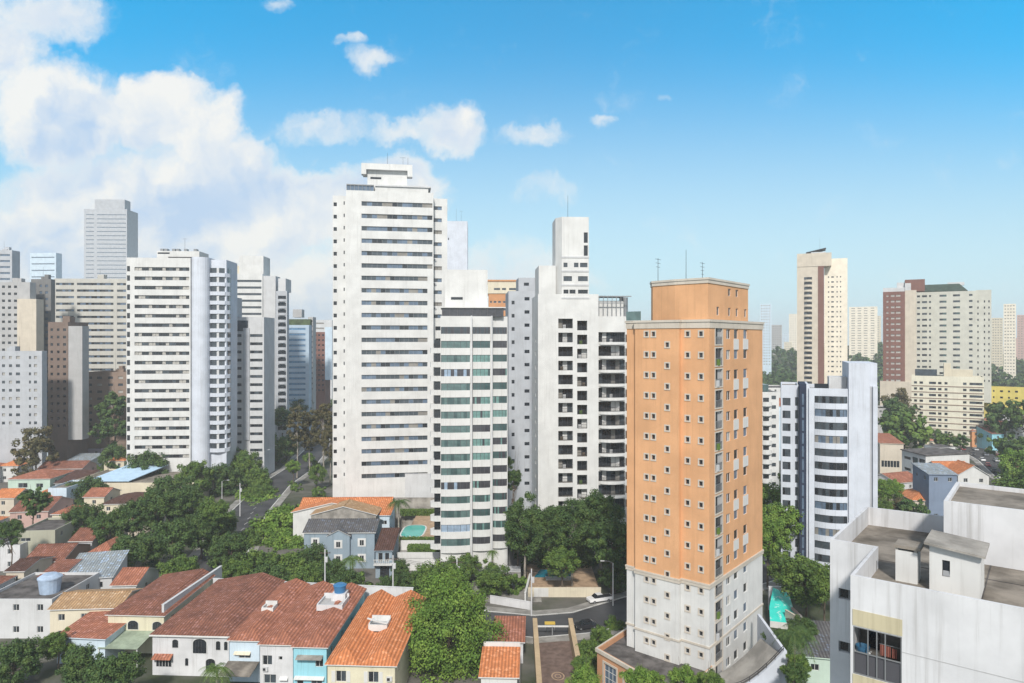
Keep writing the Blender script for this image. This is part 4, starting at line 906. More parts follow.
S1 = [(-76, 120), (-75, 150), (-77, 169), (-86, 207), (-92, 248), (-93, 281), (-100, 330), (-157, 557), (-230, 850)]
road('street', S1, 11)
S2 = [(75, 175), (61, 164), (40, 150), (23.5, 140.6), (17.5, 136.5), (11.9, 132.5), (4.4, 131), (-4.5, 133), (-20, 138), (-64.5, 146)]
road('cross_street', S2[::-1], 9.5)
S3 = [(178, 235), (186, 262), (205, 300), (222, 345), (262, 420)]
road('hillside_street', S3, 13)
WLINE = mat('road_paint', (.6, .6, .58), .8, var=.3)
mb = MB()
for i in range(12): y = 172 + i * 6; x = -70.5 - (y - 169) * .235; mb.box(x - .07, x + .07, y, y + 2.5, .03, .036, WLINE)
struct('road_marking', mb)

# ---------------------------------------------------------------- houses
def house(label, u0, u1, ve, h, dep, ang=-2, roof='gable_y', tile='orange_tiles', m=WHITE, wins=None, rise=1.5, name='house', d=None, extra=None, group=None, ov=.35, side=0, cat='house'):
    d = d or (H - h) * F / (ve - CV); T, W = tower(name, label, u0, d, ang, u1, cat=cat, group=group); T.W = W; T.d = d; T.h = h
    f = Face(T, 0, 0, W, 0); T.f = f; tx, ty = TIL[tile]
    fr_ = Face(T, W, 0, W, dep); fl = Face(T, 0, dep, 0, 0)
    if wins is None:
        n = max(1, int(W / 3.2))
        wins = [((i + .5) / n, zz, 1.1, 1.15) for i in range(n) for zz in ((1.0, h - 2.1) if h > 5 else (h - 2.0,))]
    for (q, z, ww, hh) in wins:
        f.win(W * q - ww / 2, W * q + ww / 2, z, z + hh, 2 if ww > 1 else 1, [GL[0], GL[1]], FRAME, 1)
    for k in range(max(1, int(dep / 5))):
        for F_ in (fr_, fl): F_.win((k + .4) * dep / max(1, int(dep / 5)), (k + .4) * dep / max(1, int(dep / 5)) + 1.1, h - 2.1, h - 1.0, 2, [GL[0]], FRAME, 0)
    rf = MB(); x0, x1, y0, y1 = -ov, W + ov, -ov, dep + ov
    if roof == 'flat': shell(T, rect(0, W, 0, dep), 0, h, m, tile_flat.get(tile, ROOFC), .5, {0: f, 1: fr_, 3: fl})
    else:
        for i, F_ in enumerate((f, fr_, Face(T, W, dep, 0, dep), fl)): F_.build(0, h, m)
        if roof == 'gable_x':
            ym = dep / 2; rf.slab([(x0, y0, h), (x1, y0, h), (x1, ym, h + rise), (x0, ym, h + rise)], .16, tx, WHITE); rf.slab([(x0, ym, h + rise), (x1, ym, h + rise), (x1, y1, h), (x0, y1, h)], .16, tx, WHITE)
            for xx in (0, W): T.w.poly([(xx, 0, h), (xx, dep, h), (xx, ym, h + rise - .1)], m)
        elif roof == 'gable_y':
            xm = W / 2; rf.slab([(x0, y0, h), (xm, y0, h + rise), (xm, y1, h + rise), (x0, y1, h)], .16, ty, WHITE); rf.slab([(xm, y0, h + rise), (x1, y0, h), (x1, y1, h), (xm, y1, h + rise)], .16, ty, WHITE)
            for yy_ in (0, dep): T.w.poly([(0, yy_, h), (W, yy_, h), (xm, yy_, h + rise - .1)], m)
        elif roof == 'shed': rf.slab([(x0, y0, h), (x1, y0, h), (x1, y1, h + rise), (x0, y1, h + rise)], .16, tx, m); T.w.poly([(0, 0, h), (0, dep, h), (0, dep, h + rise)], m); T.w.poly([(W, 0, h), (W, dep, h), (W, dep, h + rise)], m)
        elif roof == 'hip':
            k = min(W, dep) / 2
            if W > dep: a, b_x = (k, dep / 2), (W - k, dep / 2)
            else: a, b_x = (W / 2, k), (W / 2, dep - k)
            A = (*a, h + rise); B = (*b_x, h + rise)
            if W > dep:
                rf.slab([(x0, y0, h), (x1, y0, h), B, A], .16, tx, WHITE); rf.slab([(x1, y1, h), (x0, y1, h), A, B], .16, tx, WHITE); rf.slab([(x1, y0, h), (x1, y1, h), B], .16, ty, WHITE); rf.slab([(x0, y1, h), (x0, y0, h), A], .16, ty, WHITE)
            else:
                rf.slab([(x0, y0, h), (x1, y0, h), A], .16, tx, WHITE); rf.slab([(x1, y1, h), (x0, y1, h), B], .16, tx, WHITE); rf.slab([(x1, y0, h), (x1, y1, h), B, A], .16, ty, WHITE); rf.slab([(x0, y1, h), (x0, y0, h), A, B], .16, ty, WHITE)
        elif roof[0] == 'fronthips':          # ridges running away from the front, each with a hipped end
            back = roof[2] if len(roof) > 2 else 1.0
            n = len(roof[1]) - 1
            for i in range(n):
                a, b_x = x0 + (x1 - x0) * roof[1][i], x0 + (x1 - x0) * roof[1][i + 1]; c = (a + b_x) / 2 if len(roof) < 4 else a + (b_x - a) * roof[3]; k = (b_x - a) / 2 * 1.1; hb = h + back
                A = (c, y0 + k, h + rise); B = (c, y1, hb + rise)
                rf.slab([(a, y0, h), (b_x, y0, h), A], .14, tx, WHITE); rf.slab([(a, y0, h), A, B, (a, y1, hb)], .14, tx, WHITE); rf.slab([(b_x, y0, h), (b_x, y1, hb), B, A], .14, tx, WHITE)
            T.w.poly([(0, 0, h), (0, dep, h), (0, dep, h + back)], m); T.w.poly([(W, 0, h), (W, dep, h), (W, dep, h + back)], m); T.w.poly([(0, dep, h), (W, dep, h), (W, dep, h + back), (0, dep, h + back)], m)
        T.part('roof', rf)
        # roof ridge tiles
        if roof in ('gable_x', 'gable_y'):
            mb = MB()
            if roof == 'gable_x': mb.box(x0, x1, dep / 2 - .14, dep / 2 + .14, h + rise - .02, h + rise + .09, tx)
            else: mb.box(W / 2 - .14, W / 2 + .14, y0, y1, h + rise - .02, h + rise + .09, ty)
            T.part('ridge', mb)
    if extra: extra(T)
    return T.done()
tile_flat = {'orange_tiles': ROOFC, 'grey_sheet': DROOF, 'red_tiles': ROOFC}
def lightwell(T, x, y, z, w_, dp, m=WHITE, dark=GREY):
    mb = MB(); t = .22
    mb.box(x, x + w_, y, y + t, z - 1, z, m); mb.box(x, x + w_, y + dp - t, y + dp, z - 1, z + .5, m); mb.box(x, x + t, y + t, y + dp - t, z - 1, z + .1, m); mb.box(x + w_ - t, x + w_, y + t, y + dp - t, z - 1, z + .1, m)
    mb.poly([(x + t, y + t, z - .35), (x + w_ - t, y + t, z - .35), (x + w_ - t, y + dp - t, z - .35), (x + t, y + dp - t, z - .35)], dark); T.part('light_well', mb)
def shutters(T, q, z, ww, hh, m=FRAME):
    mb = MB(); x = T.W * q
    mb.box(x - ww / 2 - .62, x - ww / 2 - .06, -.05, -.005, z, z + hh, m); T.part('shutter', mb); mb = MB(); mb.box(x + ww / 2 + .06, x + ww / 2 + .62, -.05, -.005, z, z + hh, m); T.part('shutter', mb)
def arch(T, q, z, ww, hh, m=WORN, dark=GL[0]):
    """arched window: proud dark arch glazing with surround and bars"""
    x = T.W * q; n = 10; mb = MB(); pts = [(x - ww / 2, z), (x + ww / 2, z)] + [(x + ww / 2 * math.cos(math.pi * i / n), z + hh - ww * .32 + ww * .32 * math.sin(math.pi * i / n)) for i in range(n + 1)]
    mb.poly([(a, -.02, c) for a, c in pts], dark); k = [(x + (a - x) * 1.1, z + (c - z) * 1.06 - .06) for a, c in pts]
    for i in range(len(pts)): j = (i + 1) % len(pts); mb.poly([(k[i][0], -.06, k[i][1]), (k[j][0], -.06, k[j][1]), (pts[j][0], -.06, pts[j][1]), (pts[i][0], -.06, pts[i][1])], WHITE)
    for i in range(1, int(ww / .45)): xx = x - ww / 2 + i * .45; mb.box(xx - .02, xx + .02, -.05, -.03, z, z + hh - .35, FRAMED)
    T.part('arched_window', mb)
def awning(T, x0, x1, z, m, dp=.8): mb = MB(); mb.slab([(x0, -dp, z - .3), (x1, -dp, z - .3), (x1, 0, z), (x0, 0, z)], .06, m); T.part('awning', mb)

# --- the row at the bottom edge
def e1(T):
    arch(T, .30, 4.4, .95, 1.3); arch(T, .62, 3.6, 2.2, 2.3); arch(T, .86, 4.2, .7, 1.4); arch(T, .98 - .02, 4.2, .55, 1.35); arch(T, .27 + .18, 1.6, .5, 1.2); arch(T, .76, .8, 1.5, 2.0)
    mb = MB(); mb.slab([(.3, -1.0, 2.9), (3.4, -1.0, 2.9), (3.4, 0, 3.4), (.3, 0, 3.4)], .08, TIL['red_tiles'][0]); T.part('porch_roof', mb); mb = MB(); mb.box(.6, 3.1, -.05, -.01, 1.4, 2.7, GL[0]); [mb.box(.6 + i * .5, .66 + i * .5, -.09, -.05, 1.4, 2.7, WHITE) for i in range(6)]; T.part('window', mb)
    mb = MB(); mb.box(-.35, T.W, -.42, -.3, T.h - .25, T.h - .1, WHITE); T.part('gutter', mb)
house('white row house with arched windows under a broad weathered red tile roof', 152.5, 229, 633.8, 6.5, 22, -3, ('fronthips', [0, 1], .8, .66), 'old_tiles', WORN, wins=[], rise=1.5, extra=e1)
def e2(T): awning(T, .8, 3.4, 4.7, CREAM, .5); lightwell(T, 1.4, 8.5, 8.1, 2.0, 2.0); mb = MB(); mb.slab([(-.2, -3.5, 2.6), (T.W, -3.5, 2.6), (T.W, -.02, 3.2), (-.2, -.02, 3.2)], .1, ROOFC); T.part('porch_roof', mb)
house('narrow bluish white row house with grey porch slab and faded awning', 229.5, 259.5, 639.5, 6.5, 21.5, -3, ('fronthips', [0, 1], .9), 'red_tiles', PBLUE, wins=[(.5, 3.6, 1.9, .9)], rise=1.1, extra=e2)
def e3(T): T.f.put('air_conditioner', 'ac', ac(), .5, 2.4); awning(T, 3.1, 4.4, 1.5, WHITE, .5)
house('narrow white row house with an air conditioner under its brown window', 260, 293, 643.5, 6.5, 21.5, -3, ('fronthips', [0, 1], .9), 'red_tiles', WORN, wins=[(.22, 3.2, 1.5, 1.5), (.62, 4.0, .6, .6), (.3, .4, 1.9, 1.4)], rise=1.1, extra=e3)
def e4(T): lightwell(T, -.4, 11.5, 8.3, 4.4, 4.2, WORN); awning(T, .6, 4.6, 5.2, CONC, 1.0); awning(T, .2, 4.8, 2.0, WHITE, .6)
house('turquoise fronted row house under a patched red roof with a white light well', 293.5, 326.5, 646, 6.5, 21.5, -3, ('fronthips', [0, 1], .9), 'red_tiles', TURQ, wins=[(.78, 3.4, 1.2, 1.2), (.2, .3, 1.0, 1.5), (.7, .2, 1.7, 1.5)], rise=1.1, extra=e4)
def e5(T):
    for q in (.2, .68): shutters(T, q, 3.9, 1.5, 1.6)
    T.f.put('air_conditioner', 'ac', ac(), T.W * .88, 4.3); lightwell(T, 3.4, 9.5, 8.2, 3.0, 2.6, WHITE); mb = MB(); mb.slab([(3.3, 9.2, 9.3), (6.5, 9.2, 8.5), (6.5, 9.6, 8.5), (3.3, 9.6, 9.3)], .1, WHITE); T.part('light_well_hood', mb)
house('cream row house with shuttered windows and the brightest orange roof', 327.5, 395, 663.5, 6.5, 23, -3, ('fronthips', [0, .47, 1], .9), 'orange_tiles', PYEL, wins=[(.2, 3.9, 1.5, 1.6), (.68, 3.9, 1.5, 1.6), (.5, .8, 1.2, 1.2)], rise=1.35, extra=e5)
def wall_thing(label, u0, d0, u1, d1, h, m=WHITE, t=.25, z=0, name='boundary_wall', cat='wall', cap=None):
    a = Vector(((u0 - CU) / F * d0, d0)); b = Vector(((u1 - CU) / F * d1, d1)); L = (b - a).length; mb = MB(); mb.box(0, L, 0, t, 0, h, m); mb.box(-.05, L + .05, -.05, t + .05, h, h + .08, cap or m)
    return lay(name, mb, (a.x, a.y, z), label, cat, None, math.atan2((b - a).y, (b - a).x))
wall_thing('worn white party wall along the back of the row roofs', 213, 131, 413, 126, 7.2, WORN)
wall_thing('tall bluish parapet wall beside the broad weathered roof', 164, 116, 222, 136, 8.0, LGREY, .4)
def tank(label, u, v, d, r, h, m, name='water_tank'): p = P(u, v, d); o = lay(name, lathe([(0, 0), (r * .85, 0), (r, h * .75), (r * 1.06, h * .76), (r * 1.06, h * .84), (r * .6, h), (0, h)], m, 18), p, label, 'water tank'); return o
BT = mat('blue_tank_plastic', (.04, .17, .36), .5, .4, var=.1)
p_ = P(340, 585, 119); mb = MB(); mb.box(-1.2, 1.2, -1.2, 1.2, 0, p_.z - 1.2, WORN); 
lay('tank_tower', mb, (p_.x, p_.y, 0), 'weathered masonry stub carrying the round blue tank behind the turquoise house', 'tank stand'); o = tank('round blue water tank on the roof behind the turquoise row house', 340, 0, 119, 1.1, 1.5, BT); o.location = (p_.x, p_.y, p_.z - 1.2)
# --- left bottom neighbours
house('pale yellow house with two arched windows and a dull red roof', 108, 164, 614, 6.5, 17, -3, ('fronthips', [0, 1], .8, .75), 'old_tiles', PYEL, wins=[], rise=1.3, extra=lambda T: (arch(T, .45, 4.0, 1.8, 1.5), arch(T, .88, 4.0, 1.6, 1.4), (lambda mb: (mb.slab([(1.5, -5, 3.0), (8.2, -5, 3.0), (8.2, -.02, 3.8), (1.5, -.02, 3.8)], .08, mat('green_sheet', (.30, .36, .27), .7, var=.3)), mb.box(8.0, 8.15, -4.9, -4.75, 0, 3.0, WHITE), mb.box(1.6, 1.75, -4.9, -4.75, 0, 3.0, WHITE), T.part('porch_roof', mb))[-1])(MB())))
house('low house with a long red lean-to roof beside the yellow arched one', 57, 105, 636, 4.5, 14, -6, 'shed', 'red_tiles', PBLUE, wins=[(.1, 2.5, .9, .9)], rise=1.5)
house('long pink and cream roofed house behind the lean-to', 50, 118, 609, 6.0, 9, 4, 'gable_x', 'tan_tiles', CREAM, rise=1.2)
house('white house with a mossy flat roof at the lower left edge', -20, 52, 599, 7.0, 14, 0, 'flat', 'grey_sheet', LGREY, rise=1)
o = tank('blue-white square water tank on the mossy flat roof', 50, 588, 126, 1.9, 3.4, mat('pale_blue_tank', (.38, .48, .62), .5, var=.2)); o.location.z = 6.5
house('long shed with a slanting pale metal sheet roof', 62, 112, 580, 6.0, 10, 14, 'shed', 'pale_sheet', LGREY, rise=2.2, name='shed', cat='shed')
house('brown walled house with timber balcony posts on the far left', 6, 24, 571, 6.5, 9, 2, 'gable_x', 'brown_tiles', BEIGE, rise=1)
house('dark red gabled roof house below the terrace block', 24, 62, 562, 5.5, 12, 6, 'gable_x', 'old_tiles', BROWN, rise=2.0)
house('olive grey flat block with two slit windows', 18, 55, 531, 8.5, 12, 6, 'flat', 'grey_sheet', wall('olive_grey_render', (.40, .40, .32)), wins=[(.2, 6.0, 2.2, .8), (.65, 2.8, 2.6, .8)])
house('small cream house with little hipped red roof and white balcony', 52, 68, 514, 8.5, 8, 3, 'hip', 'red_tiles', CREAM, rise=1.0, extra=lambda T: T.inst('balcony', 'hb', open_balcony(6, 1.4, 1.2, WHITE, RAILM, False), 2, -.01, 3.0))
house('bluish white narrow gable house with two tiny windows', 48, 66.5, 488, 8.5, 12, 2, 'flat', 'orange_tiles', PBLUE, wins=[(.38, 4.5, .6, 1.4), (.62, 4.5, .6, 1.4)])
house('pale green house with white windows under a red hip roof', 8, 50, 479, 7, 14, 3, 'hip', 'red_tiles', GREENW, rise=2.0, wins=[(.35, 4, 3.0, 1.6), (.75, 4, 2.2, 1.4)])
house('tangled red roofed house in front of the pale green one', 10, 48, 512, 6, 14, 8, 'gable_x', 'old_tiles', PINK, rise=2.4)
house('long beige hall with flat grey roof on the far side of the dark trees', 66, 194, 483, 7, 24, 1, 'flat', 'orange_tiles', CREAM, wins=[], name='hall', cat='hall', extra=lambda T: (lambda mb: (mb.slab([(5, 2, 7.2), (19, 2, 7.2), (23, 20, 9.2), (9, 20, 9.2)], .2, mat('sky_blue_sheet', (.45, .62, .78), .6, var=.12)), T.part('skylight', mb))[-1])(MB()))
house('brown hip roofed cream house before the long beige hall', 102, 152, 504, 5, 13, 4, 'hip', 'brown_tiles', CREAM, rise=2)
house('white hall with long red hip roof at the foot of the rounded shaft tower', 168, 226, 459, 6.5, 22, 2, 'hip', 'orange_tiles', WHITE, rise=4, name='hall', cat='hall')
house('grey house with rust roof among the upper far left roofs', -5, 26, 451, 6.5, 14, 2, 'gable_x', 'old_tiles', BEIGE, rise=2)
house('lilac blue flat house with one dark door', 25, 49, 444, 8, 14, 2, 'flat', 'orange_tiles', PBLUE)
house('cream cottage with bright rust roof and white chimney', 49, 72, 446, 7, 12, 2, 'hip', 'red_tiles', CREAM, rise=3, extra=lambda T: (lambda mb: (mb.box(5, 6.3, 6, 7.3, 6, 14, WHITE), T.part('chimney', mb))[-1])(MB()))
house('low mauve flat house beside the cream cottage', 72, 101, 449, 6, 14, 2, 'flat', 'grey_sheet', LILAC)
house('grey-green sheet roofed shed under the cream cottage', 66, 90, 461, 4, 10, 2, 'shed', 'pale_sheet', LGREY, rise=1.5)
house('long dark red roof stretching behind the pale green house', 38, 82, 469, 6, 10, 4, 'gable_x', 'old_tiles', PINK, rise=2)
house('dull magenta sheet roof house left of the long beige hall', 55, 80, 483, 5.5, 12, 4, 'shed', 'brown_tiles', GREY, rise=2)
house('long tan arcade house with brown doors near the far trees', 82, 106, 428, 5, 10, 0, 'hip', 'tan_tiles', CREAM, rise=2)
for i, (u0, u1, v, t, lb) in enumerate([(-60, -12, 470, 'red_tiles', 'red roofed house past the left edge behind the mossy block'), (-70, -25, 530, 'orange_tiles', 'orange roofed house past the left edge near the sheds'), (-90, -30, 600, 'old_tiles', 'old roofed house past the left edge at the bottom'),
    (110, 150, 438, 'red_tiles', 'hidden red roof among trees before the ribbon tower'), (1030, 1070, 470, 'red_tiles', 'red roofed house past the right edge'), (1040, 1090, 430, 'orange_tiles', 'orange roofed house higher past the right edge')]):
    house(lb, u0, u1, v, 6, 12, 3, 'hip', t, WORN, rise=2)

house('little white house with an orange hip roof beside the tangled red roof', 30, 48, 498, 6, 9, 2, 'hip', 'orange_tiles', WHITE, rise=1.8)
house('small cream house with a rust gable in front of the beige hall', 84, 104, 497, 6, 9, 2, 'gable_x', 'red_tiles', CREAM, rise=1.8)
house('off-white house with dark rust roof among trees by the beige hall', 156, 180, 497, 6, 9, 2, 'hip', 'old_tiles', WORN, rise=1.8)
house('beige house with rust roof deep in the dark trees', 128, 150, 519, 6, 9, 2, 'gable_x', 'red_tiles', BEIGE, rise=1.8)
house('dirty white house with worn roof beside the slanting metal shed', 70, 92, 541, 6, 9, 2, 'gable_x', 'old_tiles', WORN, rise=1.8)
house('cream house with rust hip roof behind the slanting metal shed', 88, 112, 553, 6, 9, 2, 'hip', 'red_tiles', CREAM, rise=1.8)
house('beige house with orange gable at the edge by the pale green house', -8, 14, 498, 6, 9, 2, 'gable_x', 'orange_tiles', BEIGE, rise=1.8)
house('grimy flat roofed house at the edge behind the brown walled one', 0, 20, 545, 6, 9, 2, 'flat', 'grey_sheet', WORN, rise=1.8)
house('little worn lean-to between the mossy roofed house and the dark red gable', 30, 52, 584, 6, 9, 2, 'shed', 'old_tiles', WORN, rise=1.8)
house('white house with rust gable between the metal shed and the yellow arched one', 112, 136, 585, 6, 9, 2, 'gable_x', 'red_tiles', WHITE, rise=1.8)
house('cream house with orange hip roof at the foot of the ribbon-window tower', 104, 124, 461, 6, 9, 2, 'hip', 'orange_tiles', CREAM, rise=1.8)
house('pinkish house with old roof near the tan arcade house', 88, 104, 440, 6, 9, 2, 'gable_x', 'old_tiles', PINK, rise=1.8)
house('white house with orange hip roof left of the pale green one', 0, 18, 466, 6, 9, 2, 'hip', 'orange_tiles', WHITE, rise=1.8)
house('worn house with rust gable before the broad ribbon-window tower', 126, 146, 449, 6, 9, 2, 'gable_x', 'red_tiles', WORN, rise=1.8)
house('grey house with dark rust roof under the blue-grey block of flats', 12, 32, 436, 6, 9, 2, 'hip', 'old_tiles', LGREY, rise=1.8)
house('beige house with rust gable at the pavement of the long street', 196, 214, 478, 6, 9, 2, 'gable_x', 'red_tiles', BEIGE, rise=1.8)
# --- centre left group
house('white walled house with the long sweeping bright orange gable roof', 298, 389, 500, 7.2, 12, 2, 'gable_x', 'orange_tiles', WHITE, rise=2.6, wins=[(.2, 4.6, 1.0, 1.0), (.93, 4.0, 1.2, 1.2)], d=181, extra=lambda T: (lambda mb, ty: (mb.slab([(-.5, -5, 8.6), (10, -5, 11), (10, 0, 11), (-.5, 0, 8.6)], .2, ty, WHITE), mb.slab([(10, -5, 11), (20.5, -5, 9.0), (20.5, 0, 9.0), (10, 0, 11)], .2, ty, WHITE), T.part('lower_gable', mb), T.w.box(0, 20, -4.6, 0, 0, 8.4, WHITE), T.w.poly([(0, -4.62, 8.4), (20, -4.62, 8.4), (20, -4.62, 8.9), (10, -4.62, 10.8), (0, -4.62, 8.6)], WHITE))[-1])(MB(), TIL['orange_tiles'][1]))
mb = MB(); p_ = P(376, 478, 190); 
house('grimy white gable house with tan roof in front of the orange sweeping one', 311, 376, 511.5, 9.2, 7, 1, 'gable_y', 'tan_tiles', CONC, rise=2.2, d=171, wins=[(.42, 6.6, 1.6, 1.0), (.8, 6.6, 1.0, 1.0), (.1, 6, 1.4, .9)])
def e8(T):
    mb = MB(); W = T.W; a, b_x = W * .35, W * .66; h = T.h; mb.box(a, b_x, -1.0, 0, 0, h - .5, BLUEG); mb.poly([(a, -1.0, h - .5), (b_x, -1.0, h - .5), ((a + b_x) / 2, -1.0, h + .7)], BLUEG); T.part('front_gable', mb)
    mb = MB(); c = (a + b_x) / 2; tx = TIL['grey_sheet'][1]; mb.slab([(a - .3, -1.3, h - .5), (c, -1.3, h + .9), (c, 3, h + .9), (a - .3, 3, h - .5)], .1, tx, WHITE); mb.slab([(c, -1.3, h + .9), (b_x + .3, -1.3, h - .5), (b_x + .3, 3, h - .5), (c, 3, h + .9)], .1, tx, WHITE); T.part('gable_roof', mb)
    for (q, z, y) in ((.5, 5.3, -1.0), (.5, 2.0, -1.0), (.16, 5.6, 0), (.82, 5.4, 0), (.16, 2.0, 0), (.82, 1.8, 0)):
        mb = MB(); x = W * q; mb.box(x - .95, x + .95, y - .08, y - .01, z - .3, z + 1.6, WHITE); mb.box(x - .45, x + .45, y - .11, y - .08, z, z + 1.2, GL[0]); mb.box(x - .03, x + .03, y - .13, y - .11, z, z + 1.2, WHITE); T.part('window', mb)
house('grey-blue house with white framed windows, small front gable and grey sheet roof', 304, 374.5, 532.5, 8.4, 10, 1, 'gable_x', 'grey_sheet', BLUEG, wins=[], rise=1.8, extra=e8)
def e9(T):
    mb = MB(); mb.box(-.2, T.W + .2, -1.4, 0, 3.2, 3.45, WHITE); [mb.box(-.1 + i * .45, 0 + i * .45, -1.35, -1.25, 3.45, 4.4, WHITE) for i in range(int(T.W / .45))]; mb.box(-.2, T.W + .2, -1.4, -1.25, 4.4, 4.5, WHITE); T.part('balcony', mb); mb = MB(); mb.box(1.0, T.W - .6, -.04, -.01, .1, 2.7, GL[0]); T.part('garage_door', mb)
house('slim house with reddish lean-to roof and white balustrade joined to the grey-blue one', 375.5, 392, 549, 6.2, 10, 1, 'shed', 'brown_tiles', BLUEG, wins=[(.3, 3.6, 1, 2), (.7, 3.6, 1, 2)], rise=2.2, extra=e9, d=152)
house('white stub house at the right end of the sweeping orange roof', 376, 389.5, 506, 8.4, 8, 0, 'shed', 'orange_tiles', PBLUE, wins=[(.6, 6.0, 1.4, 1.0)], rise=1.6, d=174)

# --- pool terrace of the green balcony tower
TX = lambda u, d: (u - CU) / F * d
T = Thing('pool_terrace', 'raised tan pool terrace between the palm and the green balcony tower', 'terrace', TX(397, 157), 157, 0, 0)
W_ = TX(470, 157) - TX(397, 157); TAN = mat('tan_paving', (.42, .30, .20), .9, var=.25, scale=1)
zt_ = 4.6; T.w.box(0, W_ - 4, 5.5, 32, 0, zt_, LGREY, TAN); T.w.box(0, W_ + 1.5, 0, 5.5, 0, 3.2, WHITE, PAVE); mb = MB(); mb.box(0, W_ + 1.5, -.15, .1, 2.9, 4.2, WHITE); T.part('parapet', mb); mb = MB(); mb.box(0, W_ - 1, 5.0, 5.4, 3.2, 5.4, WHITE); T.part('retaining_wall', mb)
POOLW = mat('pool_water', (.03, .42, .36), .08, .6, var=.08); POOLB = mat('pool_water_blue', (.02, .22, .30), .08, .6, var=.1)
d_ = 173; pc_ = T.M.inverted() @ Vector((TX(413.5, d_), d_, 0)); mb = MB(); pts = [(pc_.x + 2.75 * (abs(math.cos(t)) ** .55) * math.copysign(1, math.cos(t)), pc_.y + 5.4 * (abs(math.sin(t)) ** .55) * math.copysign(1, math.sin(t))) for t in [2 * math.pi * i / 28 for i in range(28)]]
mb.poly([(*q, zt_ + .03) for q in pts], POOLW); T.part('pool_water', mb); mb = MB(); k = inset(pts, -.35)
for i in range(28): j = (i + 1) % 28; mb.poly([(*pts[i], zt_ + .05), (*k[i], zt_ + .05), (*k[j], zt_ + .05), (*pts[j], zt_ + .05)][::-1], WHITE); mb.poly([(*k[i], zt_), (*k[j], zt_), (*k[j], zt_ + .05), (*k[i], zt_ + .05)], WHITE)
T.part('pool_rim', mb); T.done()
for i, u in enumerate((407, 414)):
    mb = MB(); mb.box(-.3, .3, -.9, .6, .25, .32, WHITE); mb.slab([(-.3, .6, .3), (.3, .6, .3), (.3, 1.15, .75), (-.3, 1.15, .75)], .06, WHITE); [mb.box(a, a + .05, c, c + .05, 0, .25, WHITE) for a in (-.28, .23) for c in (-.85, .5)]
    lay('sun_lounger', mb, (TX(u, 166), 166, zt_), ['white sun lounger by the turquoise pool, nearer the palm', 'white sun lounger by the turquoise pool, nearer the green balcony tower'][i], 'lounger', 'loungers by the turquoise pool', 1.4)
wall_thing('long stained concrete wall behind the turquoise pool', 392, 190, 466, 190, 9.0, CONC, .5)
wall_thing('upper pale panelled wall above the stained concrete one', 405, 196, 466, 196, 14.5, LGREY, .5)
wall_thing('grey plaster wall at the foot of the slab between two white towers', 500, 158, 526, 160, 8.0, GREY, .4)
# --- dark pool court in front of the centre tower
T = Thing('pool_court', 'paved pool court with dark blue water behind the tall trees', 'terrace', TX(528, 141), 141, 0, 0); W_ = TX(600, 141) - TX(528, 141); 
T.w.box(0, W_, 0, 17, 0, 1.2, LGREY, TAN); mb = MB(); mb.box(-.2, W_ + .2, -.25, 0, 0, 2.0, CREAM); T.part('front_wall', mb)
mb = MB(); mb.poly([(1.5, 8, 1.23), (9.5, 8, 1.23), (10, 12.8, 1.23), (3, 13.2, 1.23)], POOLB); T.part('pool_water', mb); mb = MB(); mb.box(4, 9.6, 6.2, 7.9, 1.2, 1.5, WHITE); T.part('pool_rim', mb)
mb = MB(); mb.box(1.2, 4.2, -.32, -.26, .1, 1.9, WHITE); T.part('gate', mb); T.done()
mb = MB(); mb.box(0, 6, 0, 4, 2.6, 2.75, LGREY); mb.slab([(-1, -3, 1.7), (6, -3, 1.7), (6, 0, 2.74), (-1, 0, 2.74)], .1, PAVE); [mb.box(a, a + .2, c, c + .2, 0, 2.6, METAL) for a in (0, 5.8) for c in (.0, 3.8)]
lay('carport', mb, (TX(493, 148), 148, 0), 'pale slanting canopy roof beside the foot of the green balcony tower', 'canopy')
wall_thing('white pierced gate wall with posts beside the car ramp', 526, 136, 531, 148, 2.6, WHITE, .3)
wall_thing('long low white street wall with panels in front of the small round tree', 490, 137.5, 531, 134, 1.5, WORN, .25)
mb = MB(); mb.poly([(-8, 0, .05), (6, 0, .05), (6, 9, .05), (-8, 9, .05)], PAVE); o = link('forecourt', mb.mesh('forecourt'), None, (TX(512, 139), 138, 0)); o['kind'] = 'structure'

# --- bottom centre: brick court and red roofs
c0, c1 = TX(533, 122), TX(571, 122)
T = Thing('brick_court', 'sunken brick paved court with a round emblem between two tan walls', 'court', c0, 90, 0, -.005)
BRP = mat('brick_paving', (.17, .12, .10), .9, var=.35, scale=.8)
T.w.box(.45, c1 - c0 - .45, -12, 30, 0, .1, BRP); mb = MB(); cxm = (c1 - c0) / 2
for r0, r1 in ((.85, 1.05), (.4, .52)):
    for i in range(28):
        a, b_x = 2 * math.pi * i / 28, 2 * math.pi * (i + 1) / 28; mb.poly([(cxm + r0 * math.cos(a), 17.5 + r0 * 1.3 * math.sin(a), .115), (cxm + r1 * math.cos(a), 17.5 + r1 * 1.3 * math.sin(a), .115), (cxm + r1 * math.cos(b_x), 17.5 + r1 * 1.3 * math.sin(b_x), .115), (cxm + r0 * math.cos(b_x), 17.5 + r0 * 1.3 * math.sin(b_x), .115)], TAN)
T.part('round_emblem', mb)
TANW = wall('tan_render', (.50, .38, .24), .4)
for x in (-.15, c1 - c0 - .55):
    mb = MB(); mb.box(x, x + .7, -12, 33, 0, 2.8, TANW); mb.box(x - .05, x + .75, -12, 33.1, 2.8, 2.9, TANW)
    T.part('side_wall', mb)
mb = MB(); mb.box(.6, c1 - c0 - .6, 32, 32.2, 1.7, 1.95, WHITE); mb.box(3.2, 3.4, 32, 32.2, 0, 1.8, METAL); T.part('gate', mb); T.done()
